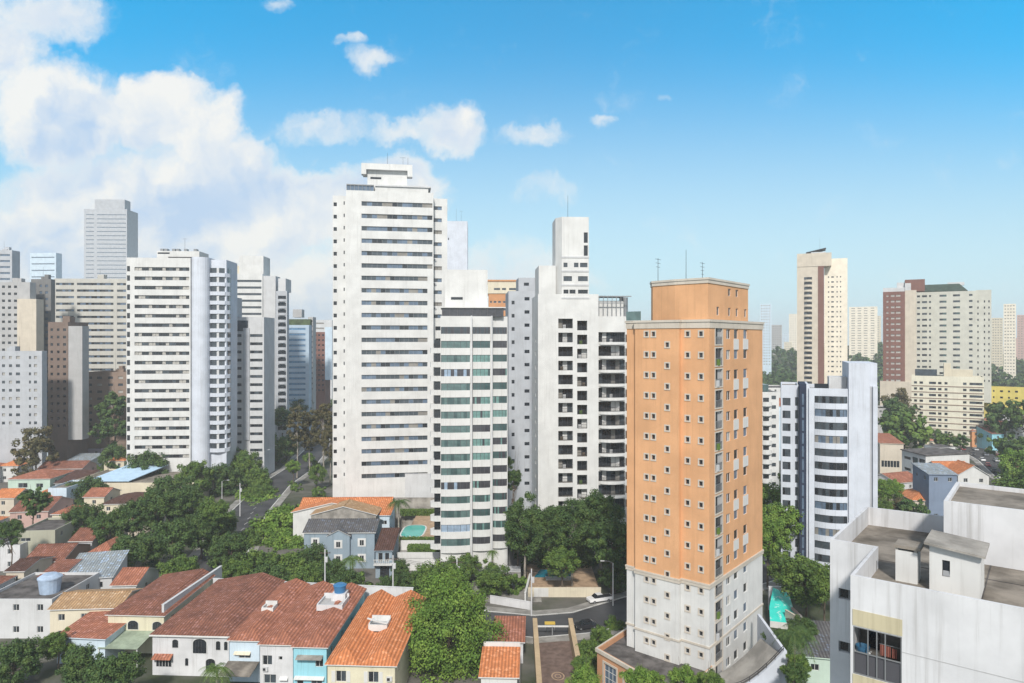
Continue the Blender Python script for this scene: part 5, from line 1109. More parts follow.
mb = MB(); mb.box(0, 1.9, 0, .7, 1.2, 1.5, mat('yellow_awning', (.6, .42, .08), .8, var=.1)); [mb.box(a, a + .08, b_x, b_x + .08, 0, 1.2, METAL) for a in (.05, 1.75) for b_x in (.05, .55)]; lay('awning_box', mb, (c0 + 2.2, 124, .12), 'small yellow cover at the street end of the brick court', 'awning')
mb = MB(); mb.box(0, 2.4, 0, 3.2, .6, .75, PBLUE); mb.box(.1, .2, .1, .2, 0, .6, METAL); mb.box(2.2, 2.3, .1, .2, 0, .6, METAL); mb.box(.1, .2, 3, 3.1, 0, .6, METAL); mb.box(2.2, 2.3, 3, 3.1, 0, .6, METAL); lay('table_tennis_table', mb, (TX(549, 98), 98, .12), 'pale blue flat table at the near end of the brick court', 'table')
house('small house with pinkish striped red roof nearest the street beside the brick court', 494, 523, 641, 3.6, 8, -2, 'shed', 'red_tiles', WORN, wins=[(.5, 1.2, 1, 1)], rise=.8)
house('small house with a brighter red roof and white parapet below the pinkish one', 481, 517, 676, 4.6, 7, -2, 'shed', 'orange_tiles', WHITE, wins=[(.3, 2.0, 1, 1)], rise=1.0, extra=lambda T: (lambda mb: (mb.box(-.2, T.W + .3, 7.4, 7.7, 0, 6.2, WHITE), T.part('parapet', mb))[-1])(MB()))
# --- right of the orange tower
T = Thing('ramp_wall', 'curved-top bluish white retaining wall with a dark handrail at the orange tower foot', 'wall', TX(733, 96), 96, 0, R(-4))
top = [(7.0 * i / 12, 3.9 + 5.6 * (i / 12) ** 1.5) for i in range(13)]; mb = MB()
for i in range(12):
    (a, z0_), (c, z1_) = top[i], top[i + 1]
    mb.poly([(a, 0, 0), (c, 0, 0), (c, 0, z1_), (a, 0, z0_)], WHITE2); mb.poly([(a, 0, z0_), (c, 0, z1_), (c, .4, z1_), (a, .4, z0_)], WHITE2); mb.poly([(c, .4, 0), (a, .4, 0), (a, .4, z0_), (c, .4, z1_)], WHITE2)
    mb.poly([(a, .4, z0_ - .9), (c, .4, z1_ - .9), (c - 1.5, 6, z1_ - .9), (a - 1.5, 6, z0_ - .9)], PAVE)
mb.box(7, 7.4, .0, 13, 0, 9.5, WHITE2); T.part('wall', mb)
mb = MB()
for hh in (.35, .7): mb.tube([(a, .2, z + hh) for a, z in top], [.05] * 13, DMETAL, 5)
for a, z in top[::2]: mb.tube([(a, .2, z), (a, .2, z + .72)], [.04, .04], DMETAL, 5)
T.part('handrail', mb); T.done()
d_ = 128; T = Thing('tiled_pool', 'sloping turquoise pool basin with white splashes right of the orange tower', 'pool', TX(765, d_), d_, 0, 0)
TQ = mat('turquoise_tiling', (.04, .62, .52), .4, .5, var=.1, fn=lambda k, oc, col, b: k.mix(k.ramp(k.noise(oc, .8, 5, .7), .55, .62, 0, .8), col, (.55, .75, .72, 1)))
mb = MB(); mb.slab([(0, -2.5, 1.4), (4.5, -4, 1.4), (6.5, 5, 3.6), (3.8, 6, 4.4), (1.2, 1, 2.6)], 1.2, TQ, WHITE); T.part('basin', mb); mb = MB(); mb.box(5.0, 5.6, -3.0, 6, 0, 2.6, PINK); mb.box(3, 7, 6.0, 6.4, 0, 4.6, WORN); T.part('rim_wall', mb); T.done()
wall_thing('grey board wall climbing behind the dark palm', 798, 122, 832, 108, 4.0, CONC, .3)
wall_thing('pinkish low wall by the turquoise basin', 785, 126, 800, 122, 3.2, BEIGE, .3)
house('low building with dark speckled sheet roof beside the closest white building', 800, 850, 655, 4.2, 10, -12, 'shed', 'grey_sheet', GREENW, wins=[(.3, 2, 1.2, 1)], rise=1.6)
wall_thing('white kerbed ramp edge beside the dark speckled roof', 778, 112, 805, 106, 3.0, WORN, 1.5)
# --- right-hand mid distance
def e20(T):
    for k in range(2):
        for q, w__ in ((.1, 3.2), (.26, 4), (.42, 4)): pass
house('grey-cream hall with a row of narrow windows and red tile edge', 880, 903.5, 443, 12, 20, -14, 'shed', 'red_tiles', BEIGE, wins=[(.12 + .13 * i, 2.5, 1.0, 2.6) for i in range(6)], rise=1.5, name='hall', cat='hall')
house('large red hip roof behind the white school block', 896, 936, 441, 9, 18, 2, 'hip', 'red_tiles', CREAM, rise=4)
T = Thing('school_building', 'white block with dark flat roof and two rows of green-grey classroom windows', 'building', 141, 247, 0, R(-85)); zt_ = Z(449.5, 247); W = 12.5
f = Face(T, 0, 0, W, 0); f2 = Face(T, W, 0, W, 16)
for k in range(2):
    z = zt_ - 4.2 - 4.0 * k; f.win(W * .10, W * .38, z + 1.2, z + 2.2, 2, [GL[0]], FRAMED); f.win(W * .45, W * .68, z, z + 2.6, 3, [GL[1], GLG[1]], FRAMED, 1); f.win(W * .73, W * .97, z, z + 2.6, 3, [GL[1], GL[0]], FRAMED, 2)
shell(T, rect(0, W, 0, 16), 0, zt_, WHITE, None, .5, {0: f, 1: f2}); mb = MB(); mb.slab([(-.4, -.4, zt_ + .1), (W + .4, -.4, zt_ + .1), (W + .4, 16.4, zt_ + .7), (-.4, 16.4, zt_ + .7)][::1], .3, DROOF); T.part('flat_roof', mb); mb = MB(); mb.slab([(-6, 13, .7 + zt_), (2, 13, .7 + zt_), (2, 19, .9 + zt_), (-6, 19, .9 + zt_)], 9, DROOF, WHITE); T.part('rear_wing', mb); T.done()
house('blue-grey plastered house with a small pitched blue roof', 929, 957, 474, Z(474, 200), 10, -6, 'shed', 'pale_sheet', wall('steel_blue_render', (.19, .24, .33), .2), rise=1.5, d=200)
house('white gable house with bright orange roof facing the car-lined street', 958, 989, 475, Z(475, 206), 9, -8, 'gable_y', 'orange_tiles', WHITE, rise=3, d=206)
house('orange roofed house between the blue-grey and the white gable ones', 940, 972, 470, Z(470, 213), 8, 0, 'gable_x', 'orange_tiles', WHITE, rise=2, d=213)
house('low rust roof house in front of the narrow-windowed hall', 898, 923, 483, 6, 12, 20, 'gable_x', 'red_tiles', WORN, rise=2)
house('bright orange roof house next to the closest building\'s raised storey', 912, 946, 500, 5.5, 12, -10, 'hip', 'orange_tiles', BEIGE, rise=2.4)
house('cream walled yard house under the narrow-windowed hall', 884, 902, 489, 5, 10, 10, 'flat', 'orange_tiles', BEIGE)
house('orange rendered house with rust roof at the head of the car-lined street', 972, 988, 431, 8, 12, 0, 'hip', 'red_tiles', wall('apricot_render', (.65, .32, .16)), rise=3)
house('small turquoise painted house on the hillside street', 992, 1004, 434, 8, 12, 0, 'shed', 'old_tiles', TURQ, rise=3)
house('white house with small gables at the upper right edge', 1006, 1030, 431, 9, 12, 0, 'gable_y', 'old_tiles', WHITE, rise=3)
house('long brick red roofed house below the yellow block', 982, 1012, 425, 8, 12, 0, 'hip', 'red_tiles', WORN, rise=3)
house('grey retaining house under the yellow block', 1003, 1040, 417, 12, 10, 0, 'flat', 'grey_sheet', LGREY)
house('red roofed villa beyond the yellow block', 1010, 1050, 383, 14, 20, 0, 'hip', 'red_tiles', CREAM, rise=5, d=430)
house('white flat-roofed depot left of the bowed block with vents', 755, 796, 374, 25, 25, 0, 'flat', 'grey_sheet', WHITE, d=400, name='depot', cat='building')
house('white house with rust hip roof behind the bowed white block', 772, 800, 384, 24, 14, 0, 'hip', 'red_tiles', PBLUE, rise=3, d=300)
house('dull grey building between the blank slab and the red-brown tower', 877, 899, 396, 20, 14, 0, 'flat', 'grey_sheet', GREY, d=330)

# ---------------------------------------------------------------- trees
def crown_mesh(seed, leaf, rx=1.0, rz=.8, n=2600, size=.075, clumps=46, hollow=.55, flat=0):
    r = random.Random(seed); v = []; fc = []; C = []
    ph = [r.uniform(0, 6.3) for _ in range(4)]
    for i in range(clumps):
        while True:
            d = Vector((r.gauss(0, 1), r.gauss(0, 1), r.gauss(.25, 1)))
            if d.length > .1: break
        d.normalize(); th = math.atan2(d.y, d.x); q = r.uniform(hollow, 1.0) * (1 + .16 * math.sin(2 * th + ph[0]) + .12 * math.sin(3 * th + ph[1]))
        if flat and d.z < -.2: d.z *= .35
        C.append((Vector((d.x * rx * q, d.y * rx * q, d.z * rz * q)), r.uniform(.15, .30) * (1 if rz > .6 else .8)))
    per = n // clumps
    for c, cr in C:
        for j in range(per):
            d = Vector((r.gauss(0, 1), r.gauss(0, 1), r.gauss(.1, .8))).normalized(); p = c + d * cr * r.uniform(.45, 1.0); nrm = (d + Vector((r.uniform(-.7, .7), r.uniform(-.7, .7), r.uniform(-.2, .9)))).normalized()
            a = nrm.orthogonal().normalized(); a = Matrix.Rotation(r.uniform(0, 6.28), 3, nrm) @ a; b_x = nrm.cross(a); s_ = size * r.uniform(.6, 1.25); i = len(v)
            v += [tuple(p - a * s_ - b_x * s_ * .6), tuple(p + a * s_ * .3 - b_x * s_), tuple(p + a * s_ + b_x * s_ * .5), tuple(p - a * s_ * .4 + b_x * s_)]; fc.append((i, i + 1, i + 2, i + 3))
    me = bpy.data.meshes.new('crown'); me.from_pydata(v, [], fc); me.materials.append(leaf); me.update(); return me, [c for c, _ in C]
def trunk_mesh(cl, m, r0=.05, base=-1.6, seed=0, wiggle=.08):
    r = random.Random(seed); mb = MB(); top = Vector((0, 0, .15)); pts = [Vector((0, 0, base)), Vector((r.uniform(-wiggle, wiggle), r.uniform(-wiggle, wiggle), base * .45)), Vector((0, 0, -.35)), top]
    mb.tube(pts, [r0 * 1.25, r0, r0 * .8, r0 * .35], m, 7)
    for c in cl[:12]:
        s_ = Vector((0, 0, r.uniform(-.75, .0))); mid = (s_ + c) / 2 + Vector((0, 0, -.08)); mb.tube([s_, mid, c], [r0 * .5, r0 * .3, r0 * .1], m, 5)
    return mb.mesh('trunk')
TV = {}
def tree_kind(kind):
    if kind in TV: return TV[kind]
    leaf, rz, n, size, cl, bark = {'bright': ('bright', .8, 13000, .034, 100, BARK), 'bigbright': ('bright', .9, 46000, .018, 190, BARK), 'mid': ('mid', .85, 12000, .036, 95, BARK), 'dark': ('dark', .9, 13000, .036, 95, BARK), 'darktall': ('dark', 1.15, 18000, .030, 130, BARKP),
        'brown': ('brown', 2.0, 9000, .05, 100, BARKP), 'umbrella': ('bright', .5, 13000, .033, 100, BARK), 'far': ('dark', .85, 2200, .08, 40, BARK), 'farmid': ('mid', .85, 2200, .08, 40, BARK), 'tallbright': ('bright', 1.25, 15000, .036, 120, BARK), 'small': ('mid', .8, 3500, .06, 50, BARK)}[kind]
    out_ = []
    for sd_ in range(2):
        me, C = crown_mesh(len(TV) * 10 + sd_ + 3, LEAF[leaf], 1, rz, n, size, cl, flat=kind == 'umbrella'); out_.append((me, trunk_mesh(C, bark, .045 if kind != 'brown' else .06, -rz * 1.9 if kind not in ('darktall',) else -3.0, sd_), rz))
    TV[kind] = out_; return out_
tn = [0]
def tree(u0, u1, vt, d, kind, label, group=None, z0=0.0, name='tree'):
    tn[0] += 1; k = tn[0]; rr = (u1 - u0) / 2 / F * d; me, tr_, rz = tree_kind(kind)[k % 2]; zt = Z(vt, d); x = TX((u0 + u1) / 2, d)
    s_ = rr / .92; zc = zt - rz * s_ * 1.08; e = bpy.data.objects.new(name, None); COL.objects.link(e); e.location = (x, d, z0); tag(e, label, 'tree', group); e.rotation_euler = (0, 0, k * 1.7)
    c = link('crown', me, e, (0, 0, zc - z0)); c.scale = (s_, s_, s_)
    vb = min(v.co.z for v in tr_.vertices); t = link('trunk', tr_, e, (0, 0, zc - z0)); t.scale = (s_, s_, s_)
    # the trunk is stretched so that it stands on the ground
    if zc - z0 + vb * s_ > 0 or True: t.scale.z = (zc - z0) / -vb; 
    return e
def palm(u, vt, d, h_crown_r, label, seed=1, name='palm_tree'):
    r = random.Random(seed); zt = Z(vt, d) - h_crown_r * .35; x = TX(u, d); e = bpy.data.objects.new(name, None); COL.objects.link(e); e.location = (x, d, 0); tag(e, label, 'palm tree')
    tb = MB(); tb.tube([(0, 0, 0), (.15, .1, zt * .5), (.1, 0, zt)], [.28, .2, .17], BARKP, 8); link('trunk', tb.mesh('trunk'), e)
    mb = MB(); L = LEAF['mid' if seed % 2 else 'dark']
    for i in range(26):
        a = i * 2.4; up = r.uniform(-.2, 1.0); R_ = h_crown_r * r.uniform(.85, 1.1); pts = []
        for k in range(9): t = k / 8; pts.append(Vector((math.cos(a) * R_ * t * (1 - .15 * t), math.sin(a) * R_ * t * (1 - .15 * t), R_ * (.55 * up * t - (.75) * t * t * (1.1 - .3 * up)))))
        sd_ = Vector((-math.sin(a), math.cos(a), 0))
        for k in range(1, 9):
            w_ = R_ * .22 * math.sin(math.pi * min(.98, k / 8.6)) + .05
            for sg in (-1, 1):
                for j in range(2):
                    p0 = pts[k - 1].lerp(pts[k], .5 * j); p1 = pts[k - 1].lerp(pts[k], .5 * j + .3); q = p0 + sd_ * sg * w_ + Vector((0, 0, -w_ * .6)) + (pts[k] - pts[k - 1]) * .8; mb.poly([p0, p1, q], L)
    c = link('crown', mb.mesh('crown'), e, (.1, 0, zt)); return e
def TL(rows):
    for r_ in rows: tree(*r_)
TL([(404, 497, 583, 112, 'bigbright', 'large round bright green tree right of the brightest orange roof'),
    (422, 466, 563, 126, 'mid', 'darker tree rising just behind the large round bright one'),
    (476, 509, 563, 141, 'mid', 'small round tree beside the low white street wall'),
    (503, 546, 497, 145, 'darktall', 'tall dark tree nearest the green balcony tower'), (530, 568, 503, 149, 'darktall', 'tall dark tree with pale trunk in front of the dark blue pool'),
    (552, 592, 497, 144, 'darktall', 'tall dark tree standing at the middle of the pool court wall'), (580, 622, 489, 150, 'darktall', 'tall dark tree close to the orange tower, taller one'), (590, 634, 520, 141, 'dark', 'dense dark tree by the pavement beside the orange tower'),
    (505, 530, 520, 152, 'dark', 'lower dark tree hiding between the canopy roof and the pool court'),
    (232, 286, 489, 232, 'umbrella', 'broad bright umbrella-shaped tree over the street, farther one'), (256, 317, 507, 188, 'umbrella', 'broad bright umbrella-shaped tree by the grey-blue house'),
    (238, 268, 517, 205, 'mid', 'shady tree under the two umbrella-shaped ones'), (265, 310, 530, 178, 'umbrella', 'lower bright tree touching the grey-blue house'),
    (234, 282, 550, 158, 'mid', 'round green tree behind the weathered red roofs'), (268, 306, 553, 152, 'mid', 'green tree behind the roofs below the grey-blue house'), (296, 330, 545, 156, 'dark', 'dark tree in the garden left of the grey-blue house'), (318, 346, 560, 150, 'dark', 'dark low tree below the white framed windows'),
    (288, 306, 405, 262, 'brown', 'tall brownish eucalyptus by the street, first of the clump'), (300, 320, 408, 268, 'brown', 'tall brownish eucalyptus in the middle of the clump'), (314, 334, 402, 258, 'brown', 'tall brownish eucalyptus touching the tallest tower'), (322, 338, 425, 250, 'brown', 'shorter brownish eucalyptus in front of the clump'),
    (286, 300, 460, 245, 'bright', 'small bright tree at the foot of the eucalyptus clump'), (308, 326, 465, 242, 'mid', 'green shrub-like tree below the eucalyptus clump'),
    (262, 290, 435, 290, 'mid', 'green tree behind the street lamps of the long street'), (250, 275, 445, 300, 'dark', 'dark tree at the foot of the balcony tower with side balconies'), (272, 292, 408, 330, 'dark', 'dark tree climbing the slim bowed balcony tower'), (288, 312, 395, 400, 'dark', 'dark tree below the light blue banded block'),
    (205, 235, 452, 270, 'mid', 'tree right of the long red hip roof'), (228, 258, 450, 255, 'mid', 'tree where the long street bends'), (205, 240, 465, 235, 'dark', 'dark tree over the pavement by the beige hall'), (180, 212, 462, 225, 'mid', 'tree directly behind the beige hall roof'), (130, 168, 452, 240, 'dark', 'dark tree left of the long red hip roof'),
    (100, 128, 445, 270, 'dark', 'dark tree behind the long beige hall'), (100, 130, 392, 290, 'far', 'dark tree before the ribbon-window tower, upper one'), (96, 122, 418, 280, 'far', 'dark tree before the ribbon-window tower, lower one'),
    (20, 52, 425, 250, 'brown', 'reddish brown leafy tree under the blue-grey block'), (52, 84, 410, 290, 'far', 'dark tree before the brown brick tower'),
    (66, 100, 505, 172, 'dark', 'dark leafy tree beside the small cream house'), (92, 126, 512, 165, 'dark', 'dark tree before the brown hip roof'), (115, 150, 502, 168, 'dark', 'dark tree in front of the beige hall'), (140, 176, 490, 175, 'dark', 'tallest dark tree in front of the beige hall'), (168, 204, 488, 180, 'dark', 'dark tree by the pavement of the long street'),
    (150, 195, 520, 158, 'dark', 'broad dark tree above the dull red roof'), (186, 216, 515, 165, 'dark', 'dark tree hanging over the parked cars'), (112, 150, 535, 150, 'dark', 'dark tree behind the pale yellow house'), (20, 48, 488, 176, 'far', 'small dark tree before the pale green house'), (0, 22, 520, 150, 'dark', 'dark tree at the edge above the brown walled house'),
    (62, 100, 648, 100, 'dark', 'dark bushy tree below the lean-to roof'), (92, 135, 655, 96, 'dark', 'dark bushy tree before the green porch'),
    (750, 800, 477, 168, 'tallbright', 'bright green tree between the orange tower and the bowed block, taller one'), (764, 806, 500, 155, 'bright', 'bright green tree lower down beside the bowed block'), (750, 785, 512, 146, 'tallbright', 'bright green tree close to the orange tower corner balconies'), (786, 812, 520, 158, 'mid', 'green tree at the foot of the bowed block'),
    (782, 830, 557, 128, 'mid', 'wide olive green tree above the turquoise basin'), (808, 842, 568, 118, 'mid', 'olive tree beside the board wall'), (764, 792, 630, 104, 'dark', 'dark tree below the turquoise basin'), (790, 816, 618, 108, 'dark', 'dark tree among the palm fronds'), (786, 806, 664, 90, 'dark', 'dark bush beside the curved retaining wall', None, 0, 'shrub'), (782, 808, 655, 94, 'mid', 'fresh green bush below the palm'),
    (568, 600, 668, 92, 'bright', 'bright shrub at the podium corner', None, 0, 'shrub'), (625, 662, 668, 90, 'bright', 'bright shrub under the podium windows', None, 0, 'shrub'), (668, 702, 668, 88, 'bright', 'bright shrub at the podium front end', None, 0, 'shrub'), (692, 724, 673, 86, 'mid', 'darker shrub by the curved retaining wall', None, 0, 'shrub'), (-8, 36, 642, 104, 'dark', 'dark tree at the foot of the mossy roofed house, nearer the edge'), (44, 72, 632, 110, 'mid', 'small tree between the mossy roofed house and the lean-to'),
    (576, 600, 640, 112, 'mid', 'shrub on the grass bank below the dark car', None, 0, 'shrub'), (588, 612, 628, 120, 'mid', 'shrub on the grass bank beside the podium', None, 0, 'shrub'), (604, 626, 618, 126, 'mid', 'shrub on the grass bank nearest the orange tower', None, 0, 'shrub'), (572, 592, 655, 104, 'mid', 'shrub on the grass bank beside the tan wall', None, 0, 'shrub'),
    (392, 410, 560, 150, 'dark', 'dark tree beside the white utility pole'), (398, 420, 572, 140, 'dark', 'dark bushy tree on the car ramp'), (412, 440, 566, 133, 'mid', 'tree rising left of the large bright round one'), (455, 480, 553, 150, 'mid', 'small tree at the terrace corner of the green balcony tower'),
    (498, 512, 455, 172, 'dark', 'slim dark tree between the two white towers, upper'), (504, 522, 470, 168, 'dark', 'slim dark tree between the two white towers, lower'),
    (876, 908, 408, 300, 'far', 'dark wooded clump left of the red hip roof, front one'), (884, 925, 412, 292, 'farmid', 'dark green tree between red hip roof and cream block'), (880, 912, 398, 330, 'far', 'dark tree below the dark red-brown tower'), (886, 912, 386, 345, 'brown', 'rust-leaved tree beside the cream eight-storey block'),
    (936, 950, 433, 290, 'farmid', 'small round tree at the foot of the cream block'), (952, 968, 434, 285, 'far', 'small dark tree beside the apricot house'), (988, 1022, 401, 330, 'far', 'tree with rounded crown in front of the yellow block'), (1010, 1040, 399, 320, 'farmid', 'tree right of the rounded one before the yellow block'),
    (990, 1012, 436, 272, 'farmid', 'tree below the turquoise hillside house'), (1002, 1034, 434, 262, 'far', 'tree below the white gabled hillside house'), (1000, 1040, 449, 225, 'bright', 'yellow-green round tree on the right-hand slope'), (1002, 1030, 474, 205, 'mid', 'green tree beside the car-lined street'), (1000, 1050, 468, 195, 'mid', 'broad green tree at the right edge behind the raised roof storey'),
    (876, 900, 478, 200, 'bright', 'bright tree behind the blank slab wall'), (888, 912, 496, 185, 'brown', 'olive brown tree beside the orange hip roof'), (900, 925, 498, 178, 'far', 'dark tree just behind the terrace parapet'), (877, 892, 500, 170, 'mid', 'green tree squeezed against the blank slab'),
    (1055, 1100, 450, 210, 'mid', 'green tree beyond the right edge, lower'), (1060, 1110, 410, 300, 'far', 'dark tree beyond the right edge, upper'), (-50, -10, 500, 180, 'dark', 'dark tree beyond the left edge, lower'), (-60, -20, 440, 260, 'far', 'dark tree beyond the left edge, upper'),
    (150, 190, 476, 200, 'dark', 'dark tree rising over the hall roof edge'), (200, 228, 498, 168, 'mid', 'green tree shading the near pavement of the long street'), (70, 105, 478, 215, 'dark', 'dark tree between the beige hall and the dull magenta roof'), (160, 198, 556, 138, 'mid', 'leafy tree directly above the broad weathered roof'),
    (204, 236, 512, 176, 'dark', 'dark tree reaching over the long street past the lamp post'), (212, 246, 534, 158, 'dark', 'dark tree at the lower end of the long street, by the row roofs'), (242, 268, 482, 232, 'mid', 'leafy tree over the far kerb of the long street'),
    (226, 262, 530, 176, 'mid', 'leafy tree overhanging the roadway of the long street'), (240, 272, 500, 222, 'bright', 'bright tree on the far pavement under the umbrella crowns'), (222, 250, 560, 142, 'mid', 'leafy tree behind the weathered row roofs, nearest the parked black car'), (246, 292, 566, 140, 'dark', 'dark tree pressed behind the narrow row houses'), (290, 322, 566, 142, 'mid', 'mid green tree pressed behind the white party wall'),
    (330, 362, 570, 142, 'dark', 'dark low tree behind the round blue tank'), (215, 245, 440, 290, 'dark', 'dark tree behind the bend of the long street'), (236, 268, 468, 248, 'mid', 'tree bordering the long street before the balcony tower'), (276, 298, 436, 300, 'dark', 'dark tree closing the view of the long street'),
    (520, 556, 530, 158, 'dark', 'dark understorey tree behind the dark blue pool'), (560, 600, 535, 160, 'dark', 'dark understorey tree at the back of the pool court'), (602, 634, 545, 152, 'dark', 'dark understorey tree in the pool court corner near the orange tower'),
    (436, 470, 560, 146, 'mid', 'garden tree under the white terrace wall'), (380, 404, 575, 140, 'dark', 'dark garden tree at the head of the car ramp'),
    (508, 540, 512, 158, 'dark', 'dense dark tree filling the gap behind the first tall dark tree'), (538, 575, 508, 160, 'dark', 'dense dark tree against the base of the railed loggia tower'), (572, 610, 500, 162, 'dark', 'dense dark tree against the curved balcony wing'), (545, 578, 545, 141, 'mid', 'leafy garden tree in front of the pool court wall'), (600, 630, 560, 143, 'dark', 'dark garden tree by the lamp near the orange tower'),
    (836, 862, 560, 125, 'mid', 'olive tree hidden behind the closest white building'), (770, 800, 555, 140, 'mid', 'olive tree close behind the turquoise basin'), (868, 884, 480, 215, 'mid', 'green tree at the back corner of the blank slab'),
    ])
palm(398, 496, 172, 3.6, 'brownish palm tree beside the turquoise pool', 2); palm(352, 552, 148, 3.6, 'full green palm tree in front of the grey-blue house', 3); palm(794, 622, 100, 4.2, 'dark drooping palm right of the curved retaining wall', 4); palm(216, 660, 98, 2.9, 'bushy palm before the arched white row house', 5); palm(440, 528, 156, 2.0, 'small palm in the corner between pool and green balcony tower', 7); palm(492, 548, 148, 1.8, 'slender palm by the slanting canopy', 9)
# far-off woods
def wood(name, label, region, n, seed, leaf, s0=6, s1=10):
    me, _ = crown_mesh(seed + 50, LEAF[leaf], 1, .9, 500, .13, 22); vs = [v.co.copy() for v in me.vertices]; fs = [tuple(p.vertices) for p in me.polygons]; r = random.Random(seed); V = []; Fc = []
    for i in range(n):
        x, y, z = region(r); s_ = r.uniform(s0, s1); a = r.uniform(0, 6.3); ca, sa = math.cos(a), math.sin(a); k = len(V)
        V += [(x + (v.x * ca - v.y * sa) * s_, y + (v.x * sa + v.y * ca) * s_, z + s_ * .75 + v.z * s_) for v in vs]; Fc += [tuple(q + k for q in f_) for f_ in fs]
    m2 = bpy.data.meshes.new(name); m2.from_pydata(V, [], Fc); m2.materials.append(LEAF[leaf]); m2.update(); o = link(name, m2, kind='stuff'); o['label'] = label; o['category'] = 'wood'
def on_hill(hh, x, y):
    cx, cy, rx, ry, h = hh; q = math.hypot((x - cx) / rx, (y - cy) / ry); return max(0, h * (math.cos(min(q, 1) * math.pi) + 1) / 2 - 1) if q < 1 else 0
def reg(hh, y0, y1, u0, u1):
    def f_(r): y = r.uniform(y0, y1); x = TX(r.uniform(u0, u1), y); return (x, y, on_hill(hh, x, y))
    return f_
wood('wooded_hill', 'dark far-off wood covering the ridge behind the beige tower', reg(HL[0], 620, 950, 720, 1080), 420, 1, 'dark', 7, 12)
wood('wood', 'distant tree-covered ground seen between the towers', reg(HL[2], 450, 900, 130, 720), 260, 2, 'dark', 6, 11)
wood('undergrowth', 'tangled trees and scrub on the slope right of the car-lined street', reg(HL[1], 330, 560, 860, 1080), 150, 3, 'dark', 4, 8)
wood('scrub', 'low green scrub filling gardens between the houses', lambda r: (lambda y: (TX(r.choice([r.uniform(-40, 225), r.uniform(290, 520), r.uniform(880, 960)]), y), y, -1.0))(r.uniform(140, 330)), 150, 4, 'mid', 1.5, 3.2)
# hedges
def hedge(label, x0, y0, L, w_, z0, h, leaf='hedge', ang=0, n=5000):
    r = random.Random(int(L * 10)); v = []; fc = []
    for i in range(n):
        f_ = r.random(); p = Vector((r.uniform(0, L), r.uniform(0, w_), r.uniform(0, h))); s_ = .14
        k = r.randrange(3)
        if k == 0: p.z = h + r.gauss(0, .1)
        elif k == 1: p.y = r.gauss(0, .08)
        nrm = Vector((r.gauss(0, 1), r.gauss(0, 1) - 1, r.gauss(.6, 1))).normalized(); a = nrm.orthogonal().normalized(); b_x = nrm.cross(a); j = len(v)
        v += [tuple(p - a * s_), tuple(p - b_x * s_), tuple(p + a * s_), tuple(p + b_x * s_)]; fc.append((j, j + 1, j + 2, j + 3))
    me = bpy.data.meshes.new('hedge'); me.from_pydata(v, [], fc); me.materials.append(LEAF[leaf]); o = link('hedge', me, None, (x0, y0, z0), ang); return tag(o, label, 'hedge')
hedge('bright clipped hedge on the white terrace wall below the pool', TX(407, 158.5), 158.6, TX(466, 158.5) - TX(407, 158.5), 2.4, 3.2, 1.7)
hedge('darker narrow hedge along the near edge of the turquoise pool', TX(400, 163), 163, TX(466, 163) - TX(400, 163), .8, 4.6, 1.1, 'mid')
hedge('planted strip behind the turquoise pool', TX(400, 188), 188, 17, .9, 4.6, 1.6, 'mid')
mb = MB(); GRASS = mat('grass', (.07, .12, .03), .95, .1, var=.4, scale=1.5); mb.poly([(TX(574, 121), 119, .04), (TX(628, 126), 124, .04), (TX(606, 105), 103, .04), (TX(574, 100), 98, .04)][::-1], GRASS); struct('grass_bank', mb)

